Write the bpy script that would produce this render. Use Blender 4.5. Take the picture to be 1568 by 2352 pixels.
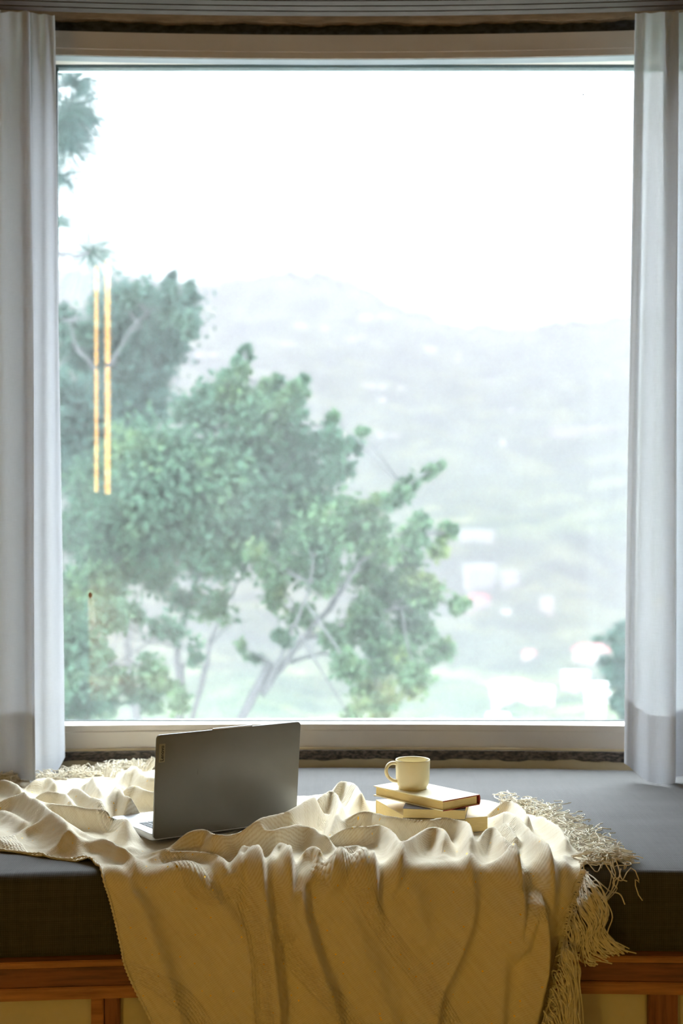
import bpy, bmesh, math, random
import numpy as np
from mathutils import Vector, Matrix

random.seed(7)
rng = np.random.default_rng(11)
for o in list(bpy.data.objects):
    bpy.data.objects.remove(o)
scene = bpy.context.scene
COL = scene.collection

# ------------------------------------------------------------------ camera
F = 3267.0                      # focal length in pixels of a 1568 x 2352 frame
CAMZ = 1.204
cam_data = bpy.data.cameras.new('camera')
cam = bpy.data.objects.new('camera', cam_data)
COL.objects.link(cam)
cam.location = (0, 0, CAMZ)
cam.rotation_euler = (math.pi / 2, 0, 0)
cam_data.sensor_fit = 'VERTICAL'
cam_data.sensor_height = 36.0
cam_data.sensor_width = 24.0
cam_data.lens = 36.0 * F / 2352.0
cam_data.clip_start = 0.05
cam_data.clip_end = 12000
cam_data.dof.use_dof = True
cam_data.dof.focus_distance = 3.08
cam_data.dof.aperture_fstop = 3.0
scene.camera = cam

# ------------------------------------------------------------------ sky and exposure
world = bpy.data.worlds.new('overcast_sky')
scene.world = world
world.use_nodes = True
bg = world.node_tree.nodes['Background']
bg.inputs['Color'].default_value = (0.86, 0.935, 1.0, 1)
bg.inputs['Strength'].default_value = 21.0
scene.view_settings.view_transform = 'Standard'
scene.view_settings.look = 'None'
scene.view_settings.gamma = 1.0
scene.view_settings.exposure = 0.0
scene.view_settings.use_curve_mapping = False


# ------------------------------------------------------------------ helpers
def tag(o, label=None, cat=None, group=None, kind=None):
    if label: o['label'] = label
    if cat: o['category'] = cat
    if group: o['group'] = group
    if kind: o['kind'] = kind
    return o


def empty(name, loc=(0, 0, 0), rz=0.0):
    o = bpy.data.objects.new(name, None)
    o.empty_display_size = 0.05
    COL.objects.link(o)
    o.location = loc
    o.rotation_euler = (0, 0, rz)
    return o


def link(name, me, mat=None, parent=None, smooth=False):
    o = bpy.data.objects.new(name, me)
    COL.objects.link(o)
    if mat is not None and len(me.materials) == 0:
        me.materials.append(mat)
    if smooth and len(me.polygons):
        me.polygons.foreach_set('use_smooth', np.ones(len(me.polygons), dtype=bool))
    if parent is not None:
        o.parent = parent
    return o


def mesh(verts, faces):
    me = bpy.data.meshes.new('m')
    me.from_pydata([tuple(v) for v in verts], [], [tuple(f) for f in faces])
    me.update()
    return me


def np_mesh(verts, quads):
    """fast mesh from (n,3) verts and (m,k) faces"""
    verts = np.asarray(verts, dtype=np.float32)
    quads = np.asarray(quads, dtype=np.int32)
    k = quads.shape[1]
    me = bpy.data.meshes.new('m')
    me.vertices.add(len(verts))
    me.vertices.foreach_set('co', verts.ravel())
    me.loops.add(quads.size)
    me.loops.foreach_set('vertex_index', quads.ravel())
    me.polygons.add(len(quads))
    me.polygons.foreach_set('loop_start', np.arange(0, quads.size, k, dtype=np.int32))
    me.polygons.foreach_set('loop_total', np.full(len(quads), k, dtype=np.int32))
    me.update(calc_edges=True)
    return me


def box_mesh(x0, x1, y0, y1, z0, z1, bevel=0.0, seg=2):
    bm = bmesh.new()
    bmesh.ops.create_cube(bm, size=1.0)
    for v in bm.verts:
        v.co = Vector((x0 + (v.co.x + .5) * (x1 - x0), y0 + (v.co.y + .5) * (y1 - y0), z0 + (v.co.z + .5) * (z1 - z0)))
    if bevel > 0:
        bmesh.ops.bevel(bm, geom=bm.edges[:], offset=bevel, segments=seg, profile=.5, affect='EDGES')
    me = bpy.data.meshes.new('m')
    bm.to_mesh(me)
    bm.free()
    return me


def box(name, x0, x1, y0, y1, z0, z1, mat, parent=None, bevel=0.0, seg=2):
    return link(name, box_mesh(x0, x1, y0, y1, z0, z1, bevel, seg), mat, parent, smooth=False)


def rounded_slab(w, h, t, r, n=6, edge=0.0008):
    """slab in local x (0..w), z (0..h), thickness along y (0..t), rounded corners"""
    pts = []
    for cx, cz, a0 in ((w - r, h - r, 0), (r, h - r, 90), (r, r, 180), (w - r, r, 270)):
        for k in range(n + 1):
            a = math.radians(a0 + 90 * k / n)
            pts.append((cx + r * math.cos(a), cz + r * math.sin(a)))
    m = len(pts)
    rings = []
    c = (w / 2, h / 2)

    def inset(d):
        out = []
        for (x, z) in pts:
            dx, dz = x - c[0], z - c[1]
            out.append((x - d * (1 if dx > 0 else -1), z - d * (1 if dz > 0 else -1)))
        return out
    verts = []
    for (d, y) in ((edge, 0), (0, edge), (0, t - edge), (edge, t)):
        for (x, z) in inset(d):
            verts.append((x, y, z))
    faces = []
    for k in range(3):
        for i in range(m):
            j = (i + 1) % m
            faces.append((k * m + i, k * m + j, (k + 1) * m + j, (k + 1) * m + i))
    faces.append(tuple(range(m))[::-1])
    faces.append(tuple(3 * m + i for i in range(m)))
    me = mesh(verts, faces)
    bm = bmesh.new(); bm.from_mesh(me)
    bmesh.ops.recalc_face_normals(bm, faces=bm.faces[:])
    bm.to_mesh(me); bm.free()
    return me


BOW = 17.0        # the whole bay is bowed: y drops by x*x/BOW towards the sides


def bow(x):
    return -(x * x) / BOW


def bowed_bar(name, x0, x1, y0, y1, z0, z1, mat, parent=None, n=28, jitter=None, smooth=False):
    verts, faces = [], []
    for i in range(n + 1):
        x = x0 + (x1 - x0) * i / n
        b = bow(x)
        j0 = jitter(x) if jitter else 0
        verts += [(x, y0 + b, z0 + j0), (x, y1 + b, z0 + j0), (x, y1 + b, z1), (x, y0 + b, z1)]
    for i in range(n):
        a, c = 4 * i, 4 * i + 4
        for k in range(4):
            l = (k + 1) % 4
            faces.append((a + k, c + k, c + l, a + l))
    faces.append((0, 1, 2, 3))
    e = 4 * n
    faces.append((e + 3, e + 2, e + 1, e))
    me = mesh(verts, faces)
    bm = bmesh.new(); bm.from_mesh(me)
    bmesh.ops.recalc_face_normals(bm, faces=bm.faces[:])
    bm.to_mesh(me); bm.free()
    return link(name, me, mat, parent, smooth)


def tubes(polys, radii, sides=5):
    """many tubes in one mesh; polys: list of (n,3) arrays, radii: list of floats or (n,) arrays"""
    V, Q = [], []
    base = 0
    ang = np.arange(sides) * 2 * math.pi / sides
    for P, r in zip(polys, radii):
        P = np.asarray(P, dtype=float)
        n = len(P)
        T = np.gradient(P, axis=0)
        T /= np.linalg.norm(T, axis=1, keepdims=True) + 1e-12
        up = np.array([0.31, 0.17, 0.93])
        A = np.cross(T, up)
        nn = np.linalg.norm(A, axis=1, keepdims=True)
        A = np.where(nn < 1e-3, np.array([[1.0, 0, 0]]), A / (nn + 1e-12))
        B = np.cross(T, A)
        r = np.broadcast_to(np.asarray(r, dtype=float), (n,))
        ring = P[:, None, :] + r[:, None, None] * (A[:, None, :] * np.cos(ang)[None, :, None] + B[:, None, :] * np.sin(ang)[None, :, None])
        V.append(ring.reshape(-1, 3))
        i = np.arange(n - 1)[:, None]
        k = np.arange(sides)[None, :]
        k2 = (k + 1) % sides
        q = np.stack([base + i * sides + k, base + i * sides + k2, base + (i + 1) * sides + k2, base + (i + 1) * sides + k], axis=-1).reshape(-1, 4)
        Q.append(q)
        base += n * sides
    return np_mesh(np.concatenate(V), np.concatenate(Q))


def lathe(profile, n=48):
    verts, faces = [], []
    m = len(profile)
    for i in range(n):
        a = 2 * math.pi * i / n
        for (r, z) in profile:
            verts.append((r * math.cos(a), r * math.sin(a), z))
    for i in range(n):
        j = (i + 1) % n
        for k in range(m - 1):
            faces.append((i * m + k, j * m + k, j * m + k + 1, i * m + k + 1))
    me = mesh(verts, faces)
    bm = bmesh.new(); bm.from_mesh(me)
    bmesh.ops.remove_doubles(bm, verts=bm.verts[:], dist=1e-6)
    bmesh.ops.recalc_face_normals(bm, faces=bm.faces[:])
    bm.to_mesh(me); bm.free()
    return me


def catmull(P, n):
    P = np.asarray(P, dtype=float)
    ext = np.vstack([2 * P[0] - P[1], P, 2 * P[-1] - P[-2]])
    m = len(P) - 1
    t = np.linspace(0, m, n)
    i = np.minimum(t.astype(int), m - 1)
    u = (t - i)[:, None]
    p0, p1, p2, p3 = ext[i], ext[i + 1], ext[i + 2], ext[i + 3]
    return 0.5 * (2 * p1 + (p2 - p0) * u + (2 * p0 - 5 * p1 + 4 * p2 - p3) * u ** 2 + (3 * p1 - p0 - 3 * p2 + p3) * u ** 3)


def vnoise(x, y, seed=0):
    """cheap smooth 2-d value noise in -1..1"""
    x = np.asarray(x, dtype=float); y = np.asarray(y, dtype=float)
    xi = np.floor(x).astype(np.int64); yi = np.floor(y).astype(np.int64)
    fx = x - xi; fy = y - yi
    fx = fx * fx * (3 - 2 * fx); fy = fy * fy * (3 - 2 * fy)

    def h(a, b):
        n = (a * 374761393 + b * 668265263 + seed * 1442695) & 0x7fffffff
        n = ((n ^ (n >> 13)) * 1274126177) & 0x7fffffff
        return ((n ^ (n >> 16)) & 0xffff) / 32767.5 - 1.0
    return (h(xi, yi) * (1 - fx) + h(xi + 1, yi) * fx) * (1 - fy) + (h(xi, yi + 1) * (1 - fx) + h(xi + 1, yi + 1) * fx) * fy


def at(X, Y, D):
    """a point D metres in front of the camera seen in the photograph at (X, Y)"""
    return np.array([(X - 784.0) / F * D, D, CAMZ - (Y - 1176.0) / F * D])


# ------------------------------------------------------------------ materials
def mat_new(name):
    m = bpy.data.materials.new(name)
    m.use_nodes = True
    nt = m.node_tree
    return m, nt, nt.nodes['Principled BSDF'], nt.nodes['Material Output']


def noise_node(nt, scale, detail=4, rough=.6, vec=None, mapscale=None):
    n = nt.nodes.new('ShaderNodeTexNoise')
    n.inputs['Scale'].default_value = scale
    n.inputs['Detail'].default_value = detail
    n.inputs['Roughness'].default_value = rough
    tc = nt.nodes.new('ShaderNodeTexCoord')
    src = tc.outputs['Object'] if vec is None else vec
    if mapscale:
        mp = nt.nodes.new('ShaderNodeMapping')
        mp.inputs['Scale'].default_value = mapscale
        nt.links.new(src, mp.inputs['Vector'])
        src = mp.outputs['Vector']
    nt.links.new(src, n.inputs['Vector'])
    return n


def ramp(nt, fac, stops):
    r = nt.nodes.new('ShaderNodeValToRGB')
    el = r.color_ramp.elements
    while len(el) < len(stops):
        el.new(0.5)
    for e, (p, c) in zip(el, stops):
        e.position = p
        e.color = (*c, 1) if len(c) == 3 else c
    nt.links.new(fac, r.inputs['Fac'])
    return r


def bump(nt, height, strength, dist, bsdf):
    b = nt.nodes.new('ShaderNodeBump')
    b.inputs['Strength'].default_value = strength
    b.inputs['Distance'].default_value = dist
    nt.links.new(height, b.inputs['Height'])
    nt.links.new(b.outputs['Normal'], bsdf.inputs['Normal'])
    return b


def simple(name, c0, c1=None, scale=20, rough=.6, mapscale=None, bump_s=0.0, bump_d=.001, metallic=0.0, spec=.5, sheen=0.0, stops=(.35, .65)):
    m, nt, b, out = mat_new(name)
    c1 = c1 or tuple(v * .88 for v in c0)
    n = noise_node(nt, scale, mapscale=mapscale)
    r = ramp(nt, n.outputs['Fac'], [(stops[0], c1), (stops[1], c0)])
    nt.links.new(r.outputs['Color'], b.inputs['Base Color'])
    b.inputs['Roughness'].default_value = rough
    b.inputs['Metallic'].default_value = metallic
    b.inputs['Specular IOR Level'].default_value = spec
    if sheen:
        b.inputs['Sheen Weight'].default_value = sheen
        b.inputs['Sheen Roughness'].default_value = .5
    if bump_s:
        bump(nt, n.outputs['Fac'], bump_s, bump_d, b)
    return m


M = {}
M['upvc'] = simple('white_window_frame', (.56, .51, .455), (.53, .48, .43), 6, .38)
M['gasket'] = simple('dark_green_gasket', (.012, .03, .03), None, 30, .5)
M['granite'] = simple('granite_sill', (.14, .11, .085), (.02, .017, .015), 70, .55, (1, 1, 2.5), .8, .004, stops=(.42, .62))
M['headgap'] = simple('rough_dark_head', (.05, .055, .075), (.012, .014, .02), 40, .7, (1, 1, 2), .7, .003)
M['ledge'] = simple('painted_ledge', (.62, .52, .33), (.55, .45, .27), 9, .5)
M['wall'] = simple('painted_wall', (.36, .32, .27), (.34, .30, .25), 3, .8)
M['ceiling'] = simple('ceiling_paint', (.27, .245, .22), None, 3, .85)
M['track'] = simple('brown_aluminium', (.075, .058, .05), (.062, .046, .04), 12, .75, metallic=0, spec=.2)
M['fascia'] = simple('brown_fascia', (.36, .26, .18), (.22, .16, .11), 14, .7, (1, 1, 5))
M['slot'] = simple('dark_slot', (.01, .01, .012), None, 10, .7)
M['white_panel'] = simple('white_panel', (.70, .64, .52), (.66, .60, .48), 5, .6)
M['mug'] = simple('cream_ceramic', (.88, .79, .54), (.86, .76, .50), 14, .25)
M['pages'] = simple('page_edges', (.76, .59, .27), (.64, .48, .20), 60, .8, (1, 1, 40), .4, .0006)
M['cover_cream'] = simple('cream_cover', (.88, .80, .56), (.84, .75, .50), 8, .55)
M['cover_tan'] = simple('tan_cover', (.70, .54, .26), (.62, .46, .2), 8, .5)
M['cover_dark'] = simple('dark_cover', (.045, .038, .05), (.03, .026, .035), 15, .5)
M['cover_red'] = simple('red_cloth_spine', (.32, .035, .022), (.24, .025, .018), 60, .7)
M['steel'] = simple('grey_lid', (.20, .195, .19), (.185, .18, .175), 4, .36, metallic=.85)
M['deck'] = simple('silver_deck', (.62, .63, .66), (.6, .61, .64), 4, .4, metallic=.5)
M['key'] = simple('charcoal_key', (.10, .105, .11), None, 30, .55)
M['black'] = simple('black_plastic', (.012, .012, .012), None, 30, .5)
M['screen'] = simple('screen_glass', (.008, .008, .01), None, 10, .12)
M['plate'] = simple('badge_plate', (.36, .33, .24), None, 30, .45, metallic=.8)
M['bark'] = simple('bark', (.035, .033, .035), (.018, .017, .019), 30, .9, (1, 1, .3))
M['house_wall'] = simple('pale_house_wall', (.86, .83, .78), (.80, .76, .70), .4, .8)
M['house_cream'] = simple('cream_house_wall', (.84, .72, .58), (.78, .66, .52), .4, .8)
M['house_pink'] = simple('rosy_house_wall', (.80, .60, .56), (.75, .55, .5), .4, .8)
M['roof_red'] = simple('red_roof', (.62, .17, .16), (.52, .13, .12), .8, .7)
M['roof_white'] = simple('pale_roof', (.85, .84, .82), None, .8, .7)
M['roof_grey'] = simple('grey_roof', (.42, .44, .47), None, .8, .7)
M['house_pane'] = simple('dark_window_pane', (.12, .14, .17), None, .5, .3)


def mat_wood(name, c0, c1, axis):
    m, nt, b, out = mat_new(name)
    n = noise_node(nt, 9, 6, .62, mapscale=axis)
    r = ramp(nt, n.outputs['Fac'], [(.3, c1), (.55, c0), (.75, tuple(v * 1.35 for v in c0))])
    nt.links.new(r.outputs['Color'], b.inputs['Base Color'])
    b.inputs['Roughness'].default_value = .42
    bump(nt, n.outputs['Fac'], .25, .001, b)
    return m


M['wood_h'] = mat_wood('teak_rail', (.25, .085, .035), (.10, .03, .014), (.6, 6, 9))
M['wood_l'] = mat_wood('light_teak_edge', (.46, .20, .075), (.26, .10, .035), (.6, 6, 9))
M['wood_v'] = mat_wood('teak_stile', (.27, .095, .04), (.10, .03, .014), (9, 6, .6))
M['floor'] = mat_wood('oak_floor', (.60, .36, .12), (.44, .25, .075), (6, .5, 1))


def mat_linen():
    m, nt, b, out = mat_new('grey_linen_weave')
    tc = nt.nodes.new('ShaderNodeTexCoord')
    uv = tc.outputs['UV']
    w1 = nt.nodes.new('ShaderNodeTexWave'); w1.wave_type = 'BANDS'; w1.bands_direction = 'X'
    w1.inputs['Scale'].default_value = 75; w1.inputs['Distortion'].default_value = 1.2; w1.inputs['Detail'].default_value = 2
    w2 = nt.nodes.new('ShaderNodeTexWave'); w2.wave_type = 'BANDS'; w2.bands_direction = 'Y'
    w2.inputs['Scale'].default_value = 75; w2.inputs['Distortion'].default_value = 1.2; w2.inputs['Detail'].default_value = 2
    for w in (w1, w2):
        nt.links.new(uv, w.inputs['Vector'])
    mul = nt.nodes.new('ShaderNodeMath'); mul.operation = 'MULTIPLY'
    nt.links.new(w1.outputs['Fac'], mul.inputs[0]); nt.links.new(w2.outputs['Fac'], mul.inputs[1])
    slub = noise_node(nt, 14, 5, .7, vec=uv, mapscale=(.35, 6, 1))
    slub2 = noise_node(nt, 14, 5, .7, vec=uv, mapscale=(6, .5, 1))
    add = nt.nodes.new('ShaderNodeMath'); add.operation = 'ADD'
    nt.links.new(slub.outputs['Fac'], add.inputs[0]); nt.links.new(slub2.outputs['Fac'], add.inputs[1])
    half = nt.nodes.new('ShaderNodeMath'); half.operation = 'MULTIPLY_ADD'
    nt.links.new(add.outputs[0], half.inputs[0]); half.inputs[1].default_value = .4
    q = nt.nodes.new('ShaderNodeMath'); q.operation = 'MULTIPLY'; q.inputs[1].default_value = .25
    nt.links.new(mul.outputs[0], q.inputs[0]); nt.links.new(q.outputs[0], half.inputs[2])
    r = ramp(nt, half.outputs[0], [(.25, (.030, .027, .026)), (.72, (.086, .081, .079))])
    nt.links.new(r.outputs['Color'], b.inputs['Base Color'])
    b.inputs['Roughness'].default_value = .85
    b.inputs['Sheen Weight'].default_value = .28
    b.inputs['Sheen Roughness'].default_value = .4
    b.inputs['Specular IOR Level'].default_value = .3
    bump(nt, mul.outputs[0], .35, .0008, b)
    return m


M['linen'] = mat_linen()


def mat_blanket():
    m, nt, b, out = mat_new('cream_cotton_throw')
    L = nt.links.new
    uvn = nt.nodes.new('ShaderNodeUVMap'); uvn.uv_map = 'UVMap'
    uv = uvn.outputs['UV']
    bandn = nt.nodes.new('ShaderNodeUVMap'); bandn.uv_map = 'Band'
    # twill lines
    tw = nt.nodes.new('ShaderNodeTexWave'); tw.wave_type = 'BANDS'; tw.bands_direction = 'X'
    mp = nt.nodes.new('ShaderNodeMapping'); mp.inputs['Rotation'].default_value = (0, 0, math.radians(52)); mp.inputs['Scale'].default_value = (1, 1, 1)
    L(uv, mp.inputs['Vector']); L(mp.outputs['Vector'], tw.inputs['Vector'])
    tw.inputs['Scale'].default_value = 88; tw.inputs['Distortion'].default_value = 3.0; tw.inputs['Detail'].default_value = 3; tw.inputs['Detail Scale'].default_value = 1.5
    # slubby colour
    n1 = noise_node(nt, 22, 5, .7, vec=mp.outputs['Vector'], mapscale=(.5, 7, 1))
    n2 = noise_node(nt, 300, 3, .6, vec=uv)
    mix = nt.nodes.new('ShaderNodeMath'); mix.operation = 'MULTIPLY_ADD'; mix.inputs[1].default_value = .3
    L(tw.outputs['Fac'], mix.inputs[0])
    s = nt.nodes.new('ShaderNodeMath'); s.operation = 'MULTIPLY'; s.inputs[1].default_value = .75
    L(n1.outputs['Fac'], s.inputs[0]); L(s.outputs[0], mix.inputs[2])
    col = ramp(nt, mix.outputs[0], [(.2, (.66, .54, .36)), (.5, (.82, .73, .56)), (.85, (.90, .84, .71))])
    # gold glints
    vor = nt.nodes.new('ShaderNodeTexVoronoi'); vor.inputs['Scale'].default_value = 70
    L(uv, vor.inputs['Vector'])
    near = nt.nodes.new('ShaderNodeMath'); near.operation = 'LESS_THAN'; near.inputs[1].default_value = .10
    L(vor.outputs['Distance'], near.inputs[0])
    sep = nt.nodes.new('ShaderNodeSeparateColor'); L(vor.outputs['Color'], sep.inputs[0])
    few = nt.nodes.new('ShaderNodeMath'); few.operation = 'LESS_THAN'; few.inputs[1].default_value = .4
    L(sep.outputs[0], few.inputs[0])
    gl = nt.nodes.new('ShaderNodeMath'); gl.operation = 'MULTIPLY'; L(near.outputs[0], gl.inputs[0]); L(few.outputs[0], gl.inputs[1])
    mc = nt.nodes.new('ShaderNodeMix'); mc.data_type = 'RGBA'
    L(gl.outputs[0], mc.inputs[0]); L(col.outputs['Color'], mc.inputs[6]); mc.inputs[7].default_value = (1.0, .58, .02, 1)
    L(mc.outputs[2], b.inputs['Base Color'])
    mm = nt.nodes.new('ShaderNodeMath'); mm.operation = 'MULTIPLY'; mm.inputs[1].default_value = .5
    L(gl.outputs[0], mm.inputs[0]); L(mm.outputs[0], b.inputs['Metallic'])
    rr = nt.nodes.new('ShaderNodeMapRange'); rr.inputs[3].default_value = .95; rr.inputs[4].default_value = .3
    L(gl.outputs[0], rr.inputs[0]); L(rr.outputs[0], b.inputs['Roughness'])
    b.inputs['Specular IOR Level'].default_value = .15
    b.inputs['Sheen Weight'].default_value = .45
    b.inputs['Sheen Roughness'].default_value = .45
    b.inputs['Sheen Tint'].default_value = (1, .97, .92, 1)
    # knobbly woven bands: Band.x = along (m), Band.y = 0.5 + signed distance (m)
    sx = nt.nodes.new('ShaderNodeSeparateXYZ'); L(bandn.outputs['UV'], sx.inputs[0])
    d = nt.nodes.new('ShaderNodeMath'); d.operation = 'SUBTRACT'; L(sx.outputs[1], d.inputs[0]); d.inputs[1].default_value = .5
    ab = nt.nodes.new('ShaderNodeMath'); ab.operation = 'ABSOLUTE'; L(d.outputs[0], ab.inputs[0])
    inb = nt.nodes.new('ShaderNodeMapRange'); inb.inputs[1].default_value = .021; inb.inputs[2].default_value = .017; inb.inputs[3].default_value = 0; inb.inputs[4].default_value = 1
    L(ab.outputs[0], inb.inputs[0])
    kn = nt.nodes.new('ShaderNodeTexVoronoi'); kn.feature = 'F1'; kn.inputs['Scale'].default_value = 1; kn.inputs['Randomness'].default_value = .35
    mpk = nt.nodes.new('ShaderNodeMapping'); mpk.inputs['Scale'].default_value = (120, 170, 1)
    L(bandn.outputs['UV'], mpk.inputs['Vector']); L(mpk.outputs['Vector'], kn.inputs['Vector'])
    inv = nt.nodes.new('ShaderNodeMath'); inv.operation = 'SUBTRACT'; inv.inputs[0].default_value = 1.0; L(kn.outputs['Distance'], inv.inputs[1])
    km = nt.nodes.new('ShaderNodeMath'); km.operation = 'MULTIPLY'; L(inv.outputs[0], km.inputs[0]); L(inb.outputs[0], km.inputs[1])
    km2 = nt.nodes.new('ShaderNodeMath'); km2.operation = 'MULTIPLY'; L(km.outputs[0], km2.inputs[0]); km2.inputs[1].default_value = 9
    h1 = nt.nodes.new('ShaderNodeMath'); h1.operation = 'MULTIPLY_ADD'; L(n2.outputs['Fac'], h1.inputs[0]); h1.inputs[1].default_value = .6; L(mix.outputs[0], h1.inputs[2])
    h2 = nt.nodes.new('ShaderNodeMath'); h2.operation = 'ADD'; L(h1.outputs[0], h2.inputs[0]); L(km2.outputs[0], h2.inputs[1])
    bump(nt, h2.outputs[0], .5, .0013, b)
    return m


M['blanket'] = mat_blanket()
M['yarn'] = simple('cream_yarn', (.90, .84, .72), (.80, .72, .56), 60, .95, sheen=.4, spec=.1)


def mat_sheer(name, transp, tint, thru):
    m, nt, b, out = mat_new(name)
    L = nt.links.new
    nt.nodes.remove(b)
    tr = nt.nodes.new('ShaderNodeBsdfTransparent'); tr.inputs[0].default_value = (1, 1, 1, 1)
    tl = nt.nodes.new('ShaderNodeBsdfTranslucent'); tl.inputs[0].default_value = (*[v * thru for v in tint], 1)
    df = nt.nodes.new('ShaderNodeBsdfDiffuse'); df.inputs[0].default_value = (*tint, 1)
    m1 = nt.nodes.new('ShaderNodeMixShader'); m1.inputs[0].default_value = .5
    L(tl.outputs[0], m1.inputs[1]); L(df.outputs[0], m1.inputs[2])
    m2 = nt.nodes.new('ShaderNodeMixShader')
    tc = nt.nodes.new('ShaderNodeTexCoord')
    a = noise_node(nt, 120, 4, .7, vec=tc.outputs['UV'], mapscale=(6, .25, 1))
    c = noise_node(nt, 120, 4, .7, vec=tc.outputs['UV'], mapscale=(.25, 6, 1))
    ad = nt.nodes.new('ShaderNodeMath'); ad.operation = 'ADD'
    L(a.outputs['Fac'], ad.inputs[0]); L(c.outputs['Fac'], ad.inputs[1])
    mr = nt.nodes.new('ShaderNodeMapRange'); mr.inputs[1].default_value = .7; mr.inputs[2].default_value = 1.3
    mr.inputs[3].default_value = 1 - min(.98, transp * 1.8); mr.inputs[4].default_value = 1 - transp * .2
    L(ad.outputs[0], mr.inputs[0]); L(mr.outputs[0], m2.inputs[0])
    L(tr.outputs[0], m2.inputs[1]); L(m1.outputs[0], m2.inputs[2]); L(m2.outputs[0], out.inputs['Surface'])
    return m


M['sheer'] = mat_sheer('white_sheer_voile', .075, (.86, .885, .94), .52)
M['sheer_hem'] = mat_sheer('white_sheer_hem', .06, (.90, .89, .91), .66)


def mat_glass():
    m, nt, b, out = mat_new('dusty_window_glass')
    L = nt.links.new
    nt.nodes.remove(b)
    tr = nt.nodes.new('ShaderNodeBsdfTransparent'); tr.inputs[0].default_value = (.93, .975, .965, 1)
    gl = nt.nodes.new('ShaderNodeBsdfGlossy'); gl.inputs['Roughness'].default_value = 0.0; gl.inputs['Color'].default_value = (1, 1, 1, 1)
    fr = nt.nodes.new('ShaderNodeFresnel'); fr.inputs[0].default_value = 1.6
    m1 = nt.nodes.new('ShaderNodeMixShader'); L(fr.outputs[0], m1.inputs[0]); L(tr.outputs[0], m1.inputs[1]); L(gl.outputs[0], m1.inputs[2])
    dust = nt.nodes.new('ShaderNodeBsdfTranslucent'); dust.inputs[0].default_value = (.86, .93, .92, 1)
    # dust film, specks and faint horizontal wipe streaks
    film = noise_node(nt, 2.2, 5, .6)
    fm = nt.nodes.new('ShaderNodeMapRange'); fm.inputs[1].default_value = .3; fm.inputs[2].default_value = .7; fm.inputs[3].default_value = .030; fm.inputs[4].default_value = .060
    L(film.outputs['Fac'], fm.inputs[0])
    tc = nt.nodes.new('ShaderNodeTexCoord')
    vo = nt.nodes.new('ShaderNodeTexVoronoi'); vo.inputs['Scale'].default_value = 75; L(tc.outputs['Object'], vo.inputs['Vector'])
    sc = nt.nodes.new('ShaderNodeSeparateColor'); L(vo.outputs['Color'], sc.inputs[0])
    sz = nt.nodes.new('ShaderNodeMapRange'); sz.inputs[1].default_value = .55; sz.inputs[2].default_value = 1; sz.inputs[3].default_value = 0; sz.inputs[4].default_value = .16
    L(sc.outputs[1], sz.inputs[0])
    sp = nt.nodes.new('ShaderNodeMath'); sp.operation = 'LESS_THAN'; L(vo.outputs['Distance'], sp.inputs[0]); L(sz.outputs[0], sp.inputs[1])
    sp2 = nt.nodes.new('ShaderNodeMath'); sp2.operation = 'MULTIPLY'; sp2.inputs[1].default_value = .08; L(sp.outputs[0], sp2.inputs[0])
    st = noise_node(nt, 5, 3, .6, mapscale=(.35, 1, 16))
    stm = nt.nodes.new('ShaderNodeMapRange'); stm.inputs[1].default_value = .62; stm.inputs[2].default_value = .78; stm.inputs[3].default_value = 0; stm.inputs[4].default_value = .025
    L(st.outputs['Fac'], stm.inputs[0])
    a1 = nt.nodes.new('ShaderNodeMath'); a1.operation = 'ADD'; L(fm.outputs[0], a1.inputs[0]); L(sp2.outputs[0], a1.inputs[1])
    a2 = nt.nodes.new('ShaderNodeMath'); a2.operation = 'ADD'; L(a1.outputs[0], a2.inputs[0]); L(stm.outputs[0], a2.inputs[1])
    m2 = nt.nodes.new('ShaderNodeMixShader'); L(a2.outputs[0], m2.inputs[0]); L(m1.outputs[0], m2.inputs[1]); L(dust.outputs[0], m2.inputs[2])
    L(m2.outputs[0], out.inputs['Surface'])
    return m


M['glass'] = mat_glass()


def mat_leaf(name, c0, c1, c2):
    m, nt, b, out = mat_new(name)
    L = nt.links.new
    nt.nodes.remove(b)
    n = noise_node(nt, 1.7, 3, .7)
    r = ramp(nt, n.outputs['Fac'], [(.3, c0), (.52, c1), (.72, c2)])
    d = nt.nodes.new('ShaderNodeBsdfDiffuse'); t = nt.nodes.new('ShaderNodeBsdfTranslucent')
    L(r.outputs['Color'], d.inputs[0]); L(r.outputs['Color'], t.inputs[0])
    m1 = nt.nodes.new('ShaderNodeMixShader'); m1.inputs[0].default_value = .4
    L(d.outputs[0], m1.inputs[1]); L(t.outputs[0], m1.inputs[2]); L(m1.outputs[0], out.inputs['Surface'])
    return m


M['leaf_a'] = mat_leaf('leaf_blue_green', (.019, .034, .031), (.031, .053, .044), (.043, .072, .049))
M['leaf_b'] = mat_leaf('leaf_mid_green', (.019, .038, .028), (.031, .058, .038), (.055, .085, .038))
M['leaf_c'] = mat_leaf('leaf_yellow_green', (.024, .044, .031), (.041, .072, .038), (.10, .11, .038))
M['needle'] = mat_leaf('pine_needles', (.03, .06, .06), (.05, .085, .08), (.06, .10, .08))

# ------------------------------------------------------------------ room shell
R_FRONT = 0.021     # rounding of the cushion front edge
ZC = 0.50           # top of the cushion


def yf(x):          # front face of the cushion
    return 2.80 + .03 * x - x * x / BOW


LW0 = (-.90, 3.93); LW1 = (-2.3, 2.35)      # left splayed bay wall
RW0 = (1.16, 3.93); RW1 = (2.56, 2.35)


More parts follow.
